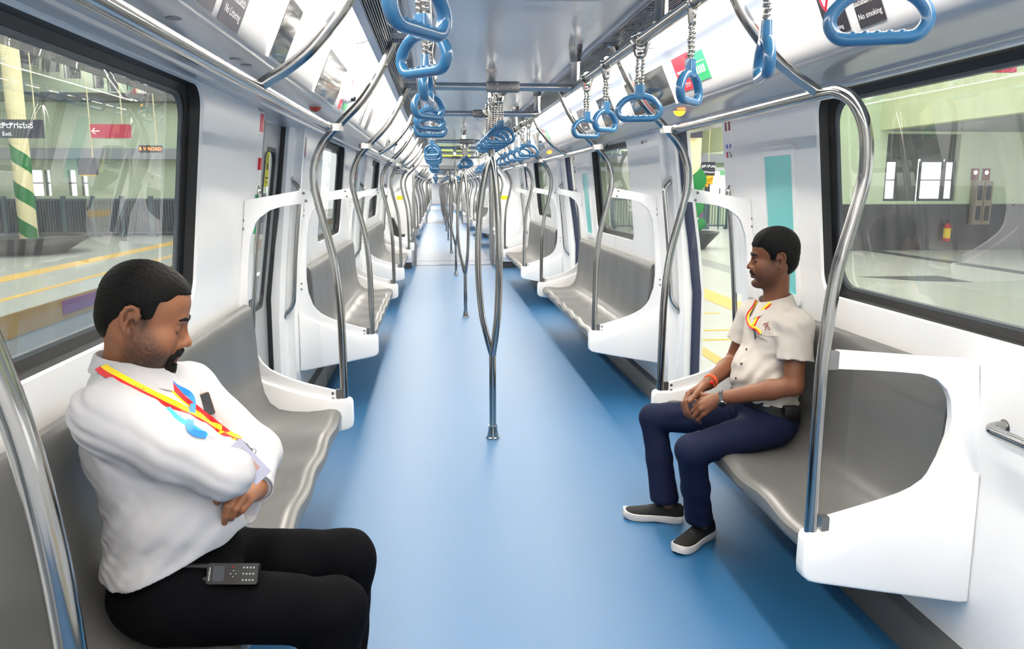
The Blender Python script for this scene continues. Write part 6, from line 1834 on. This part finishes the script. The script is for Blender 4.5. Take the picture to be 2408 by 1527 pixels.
# slots in the soffit
for i, (y, x) in enumerate(((2.0, .945), (2.60, .95), (2.72, .945))):
    q = MB(); q.lathe([(.018, 0), (.018, -.002)], (-x, y, SOF - .0005), seg=14)
    solo(q, 'soffit_fastener', M_GREY, '%s grey round cap in the soffit over the sleeping man counted from the camera' % ORD[i], 'cap', (-x, y, SOF))
# ---- door control panels on the near pillars, flush with the lining
def panel(s, k):
    c = DOOR(k); w = ['', 'first', 'second', 'third'][k]; y0, y1 = c - .690, c - NEAR_OPEN - .004
    root = thing('door_control_panel', 'white control panel strip with stickers on the near pillar of the %s %s door' % (w, SIDE[s]), 'control panel', (s * 1.26, (y0 + y1) / 2, 1.4))
    z = [1.02, 1.3, 1.54, 1.75, 1.975]
    q = MB(); q.loops([[(s * (xl(t) + .052), y0, t), (s * (xl(t) + .002), y0, t), (s * (xl(t) + .002), y1, t), (s * (xl(t) + .052), y1, t)] for t in z], True, True); part(q, 'cover', M_WHITE, root, 20)
    def pl(a, b, z0, z1, m, nm, d=.0012):
        q = MB(); q.prism([(a, z0), (b, z0), (b, z1), (a, z1)], lambda u, v, e: (s * (xl(v) + .002 - e), y0 + (y1 - y0) * u, v), 0, d); return part(q, nm, m, root, 0)
    if s < 0:
        pl(.38, .92, 1.875, 1.965, MATS['red_label'] if 'red_label' in MATS else mat('red_label', (230, 70, 86), .4), 'red_label')
        pl(.30, .75, 1.36, 1.56, M_STK_G, 'green_label'); pl(.30, .70, 1.26, 1.35, MATS['text_label'] if 'text_label' in MATS else mat('text_label', (206, 208, 196), .5), 'text_label')
        pl(.36, .80, 1.615, 1.62, M_LGREY, 'panel_gap'); pl(.36, .92, 1.855, 1.859, M_LGREY, 'panel_gap')
        q = MB(); q.prism(rrect(.45, 1.685, .68, 1.745, .02, 2), lambda u, v, e: (s * (xl(v) + .002 - e), y0 + (y1 - y0) * u, v), 0, .012); part(q, 'release_lever', mat('lever_red_%d' % k, (216, 20, 40), .3), root, 30)
    else:
        for u in (.30, .62):
            q = MB(); f = lambda a, v, e=.0014: (s * (xl(v) + .002 - e), y0 + (y1 - y0) * a, v)
            q.lathe([(.009, 0), (.009, .0012)], f(u, 1.962), (-s, 0, 0), 10)
            q.add([f(u - .10, 1.895), f(u + .10, 1.895), f(u + .07, 1.95), f(u - .07, 1.95)], [(0, 1, 2, 3)]); part(q, 'figure_print', M_STK_M, root, 0)
            q = MB(); q.lathe([(.012, 0), (.012, .0012)], f(u, 1.815), (-s, 0, 0), 12); part(q, 'blue_dot', MATS['blue_dot'] if 'blue_dot' in MATS else mat('blue_dot', (50, 84, 200), .4), root, 0)
        q = MB(); q.tube([f(.22, 1.765, .002), f(.28, 1.755, .002), f(.40, 1.785, .002)], .002, 5); part(q, 'tick_print', M_STK_G, root)
        q = MB(); q.tube([f(.55, 1.785, .002), f(.70, 1.755, .002)], .002, 5); q.tube([f(.70, 1.785, .002), f(.55, 1.755, .002)], .002, 5); part(q, 'cross_print', M_STK_R, root)
    return root
for k in (1, 2, 3):
    for s in (-1, 1): panel(s, k)
# stickers on the closed left door window and far pillar
def door_sticker(nm, label, y0, y1, z0, z1, m, marks):
    root = thing(nm, label, 'sticker', (-xd(z0), (y0 + y1) / 2, z0)); f = lambda u, v, e=0: (-(xd(v) + .008 - e), u, v)
    q = MB(); q.prism([(y0, z0), (y1, z0), (y1, z1), (y0, z1)], f, 0, .002); part(q, 'sheet', m, root, 0)
    q = MB()
    for a, b_, c, d in marks: q.add([f(y0 + (y1 - y0) * u, z0 + (z1 - z0) * v, .003) for u, v in ((a, c), (b_, c), (b_, d), (a, d))], [(0, 1, 2, 3)])
    part(q, 'print', M_BLACK, root, 0)
door_sticker('yellow_sticker', 'bright yellow warning sticker on the glass of the first left door', 5.02, 5.13, 1.60, 1.83, mat('sticker_yellow', (240, 228, 10), .4), ((.3, .7, .45, .62), (.45, .55, .62, .85), (.15, .85, .22, .26), (.25, .75, .10, .13)))
door_sticker('grey_sticker', 'slate grey instruction sticker on the glass of the first left door', 4.98, 5.10, 1.38, 1.56, mat('sticker_slate', (108, 110, 124), .4), ((.2, .6, .55, .75), (.15, .8, .2, .24)))
for k in (1, 2):
    root = thing('pillar_notice', 'narrow dark notice on the lining past the %s left door' % ['', 'first', 'second'][k], 'sticker', (-1.22, DOOR(k) + .76, 1.83))
    q = MB(); q.prism([(DOOR(k) + .735, 1.70), (DOOR(k) + .80, 1.70), (DOOR(k) + .80, 1.95), (DOOR(k) + .735, 1.95)], lambda u, v, e: (-(xl(v) - e), u, v), .0002, .002); part(q, 'sheet', M_STK_W, root, 0)
    q = MB()
    for j in range(2): q.prism([(DOOR(k) + .745 + .027 * j, 1.80), (DOOR(k) + .765 + .027 * j, 1.80), (DOOR(k) + .76 + .027 * j, 1.93), (DOOR(k) + .75 + .027 * j, 1.93)], lambda u, v, e: (-(xl(v) - e), u, v), .002, .003)
    part(q, 'figure_print', M_STK_M, root, 0)
# teal panels beside the windows on the right
for k in range(2):
    y0, y1 = (3.32, 3.74) if k == 0 else (8.10, 8.52); f = lambda u, v, e: (xl(v) - e, u, v)
    y0 += .06
    root = thing('teal_panel', 'tall teal panel in white frame on the right wall %s' % ('behind the seated man' if k == 0 else 'past the middle window'), 'wall panel', (1.27, (y0 + y1) / 2, 1.1))
    h = rrect(y0 + .035, 1.11, y1 - .035, 1.74, .004); o_ = rrect(y0, 1.06, y1, 1.785, .03)
    q = MB(); q.loops([[f(a, b_, .0) for a, b_ in o_], [f(a, b_, .010) for a, b_ in o_], [f(a, b_, .012) for a, b_ in rrect(y0 + .012, 1.072, y1 - .012, 1.773, .025)], [f(a, b_, .010) for a, b_ in h], [f(a, b_, .002) for a, b_ in h]], True); part(q, 'frame', M_WHITE, root, 40)
    q = MB(); q.add([f(a, b_, .003) for a, b_ in h], [tuple(range(len(h)))]); part(q, 'pane', M_TEAL, root, 0)
# maker's lettering
for (y, z, sz, nm) in ((7.05, 1.962, .05, 'over the middle right window'), (5.88, 1.93, .028, 'beside the first right door')):
    root = thing('maker_lettering', 'dark maker lettering with ring mark on the white wall %s' % nm, 'lettering', (1.2, y, z)); f = lambda a, b_: (xl(z + b_) - .001, y - a, z + b_)
    q = MB(); text_mb(q, 'TITAGARH', sz, lambda a, b_: f(a + sz * .6, b_)); part(q, 'letters', M_DGREY, root, 0)
    q = MB(); q.tube([(xl(z) - .001, y + sz * 2.4 + sz * .42 * math.cos(a), z + sz * .42 * math.sin(a)) for a in [2 * PI * k / 16 for k in range(16)]], sz * .08, 5, closed=True); part(q, 'ring_mark', M_DGREY, root)
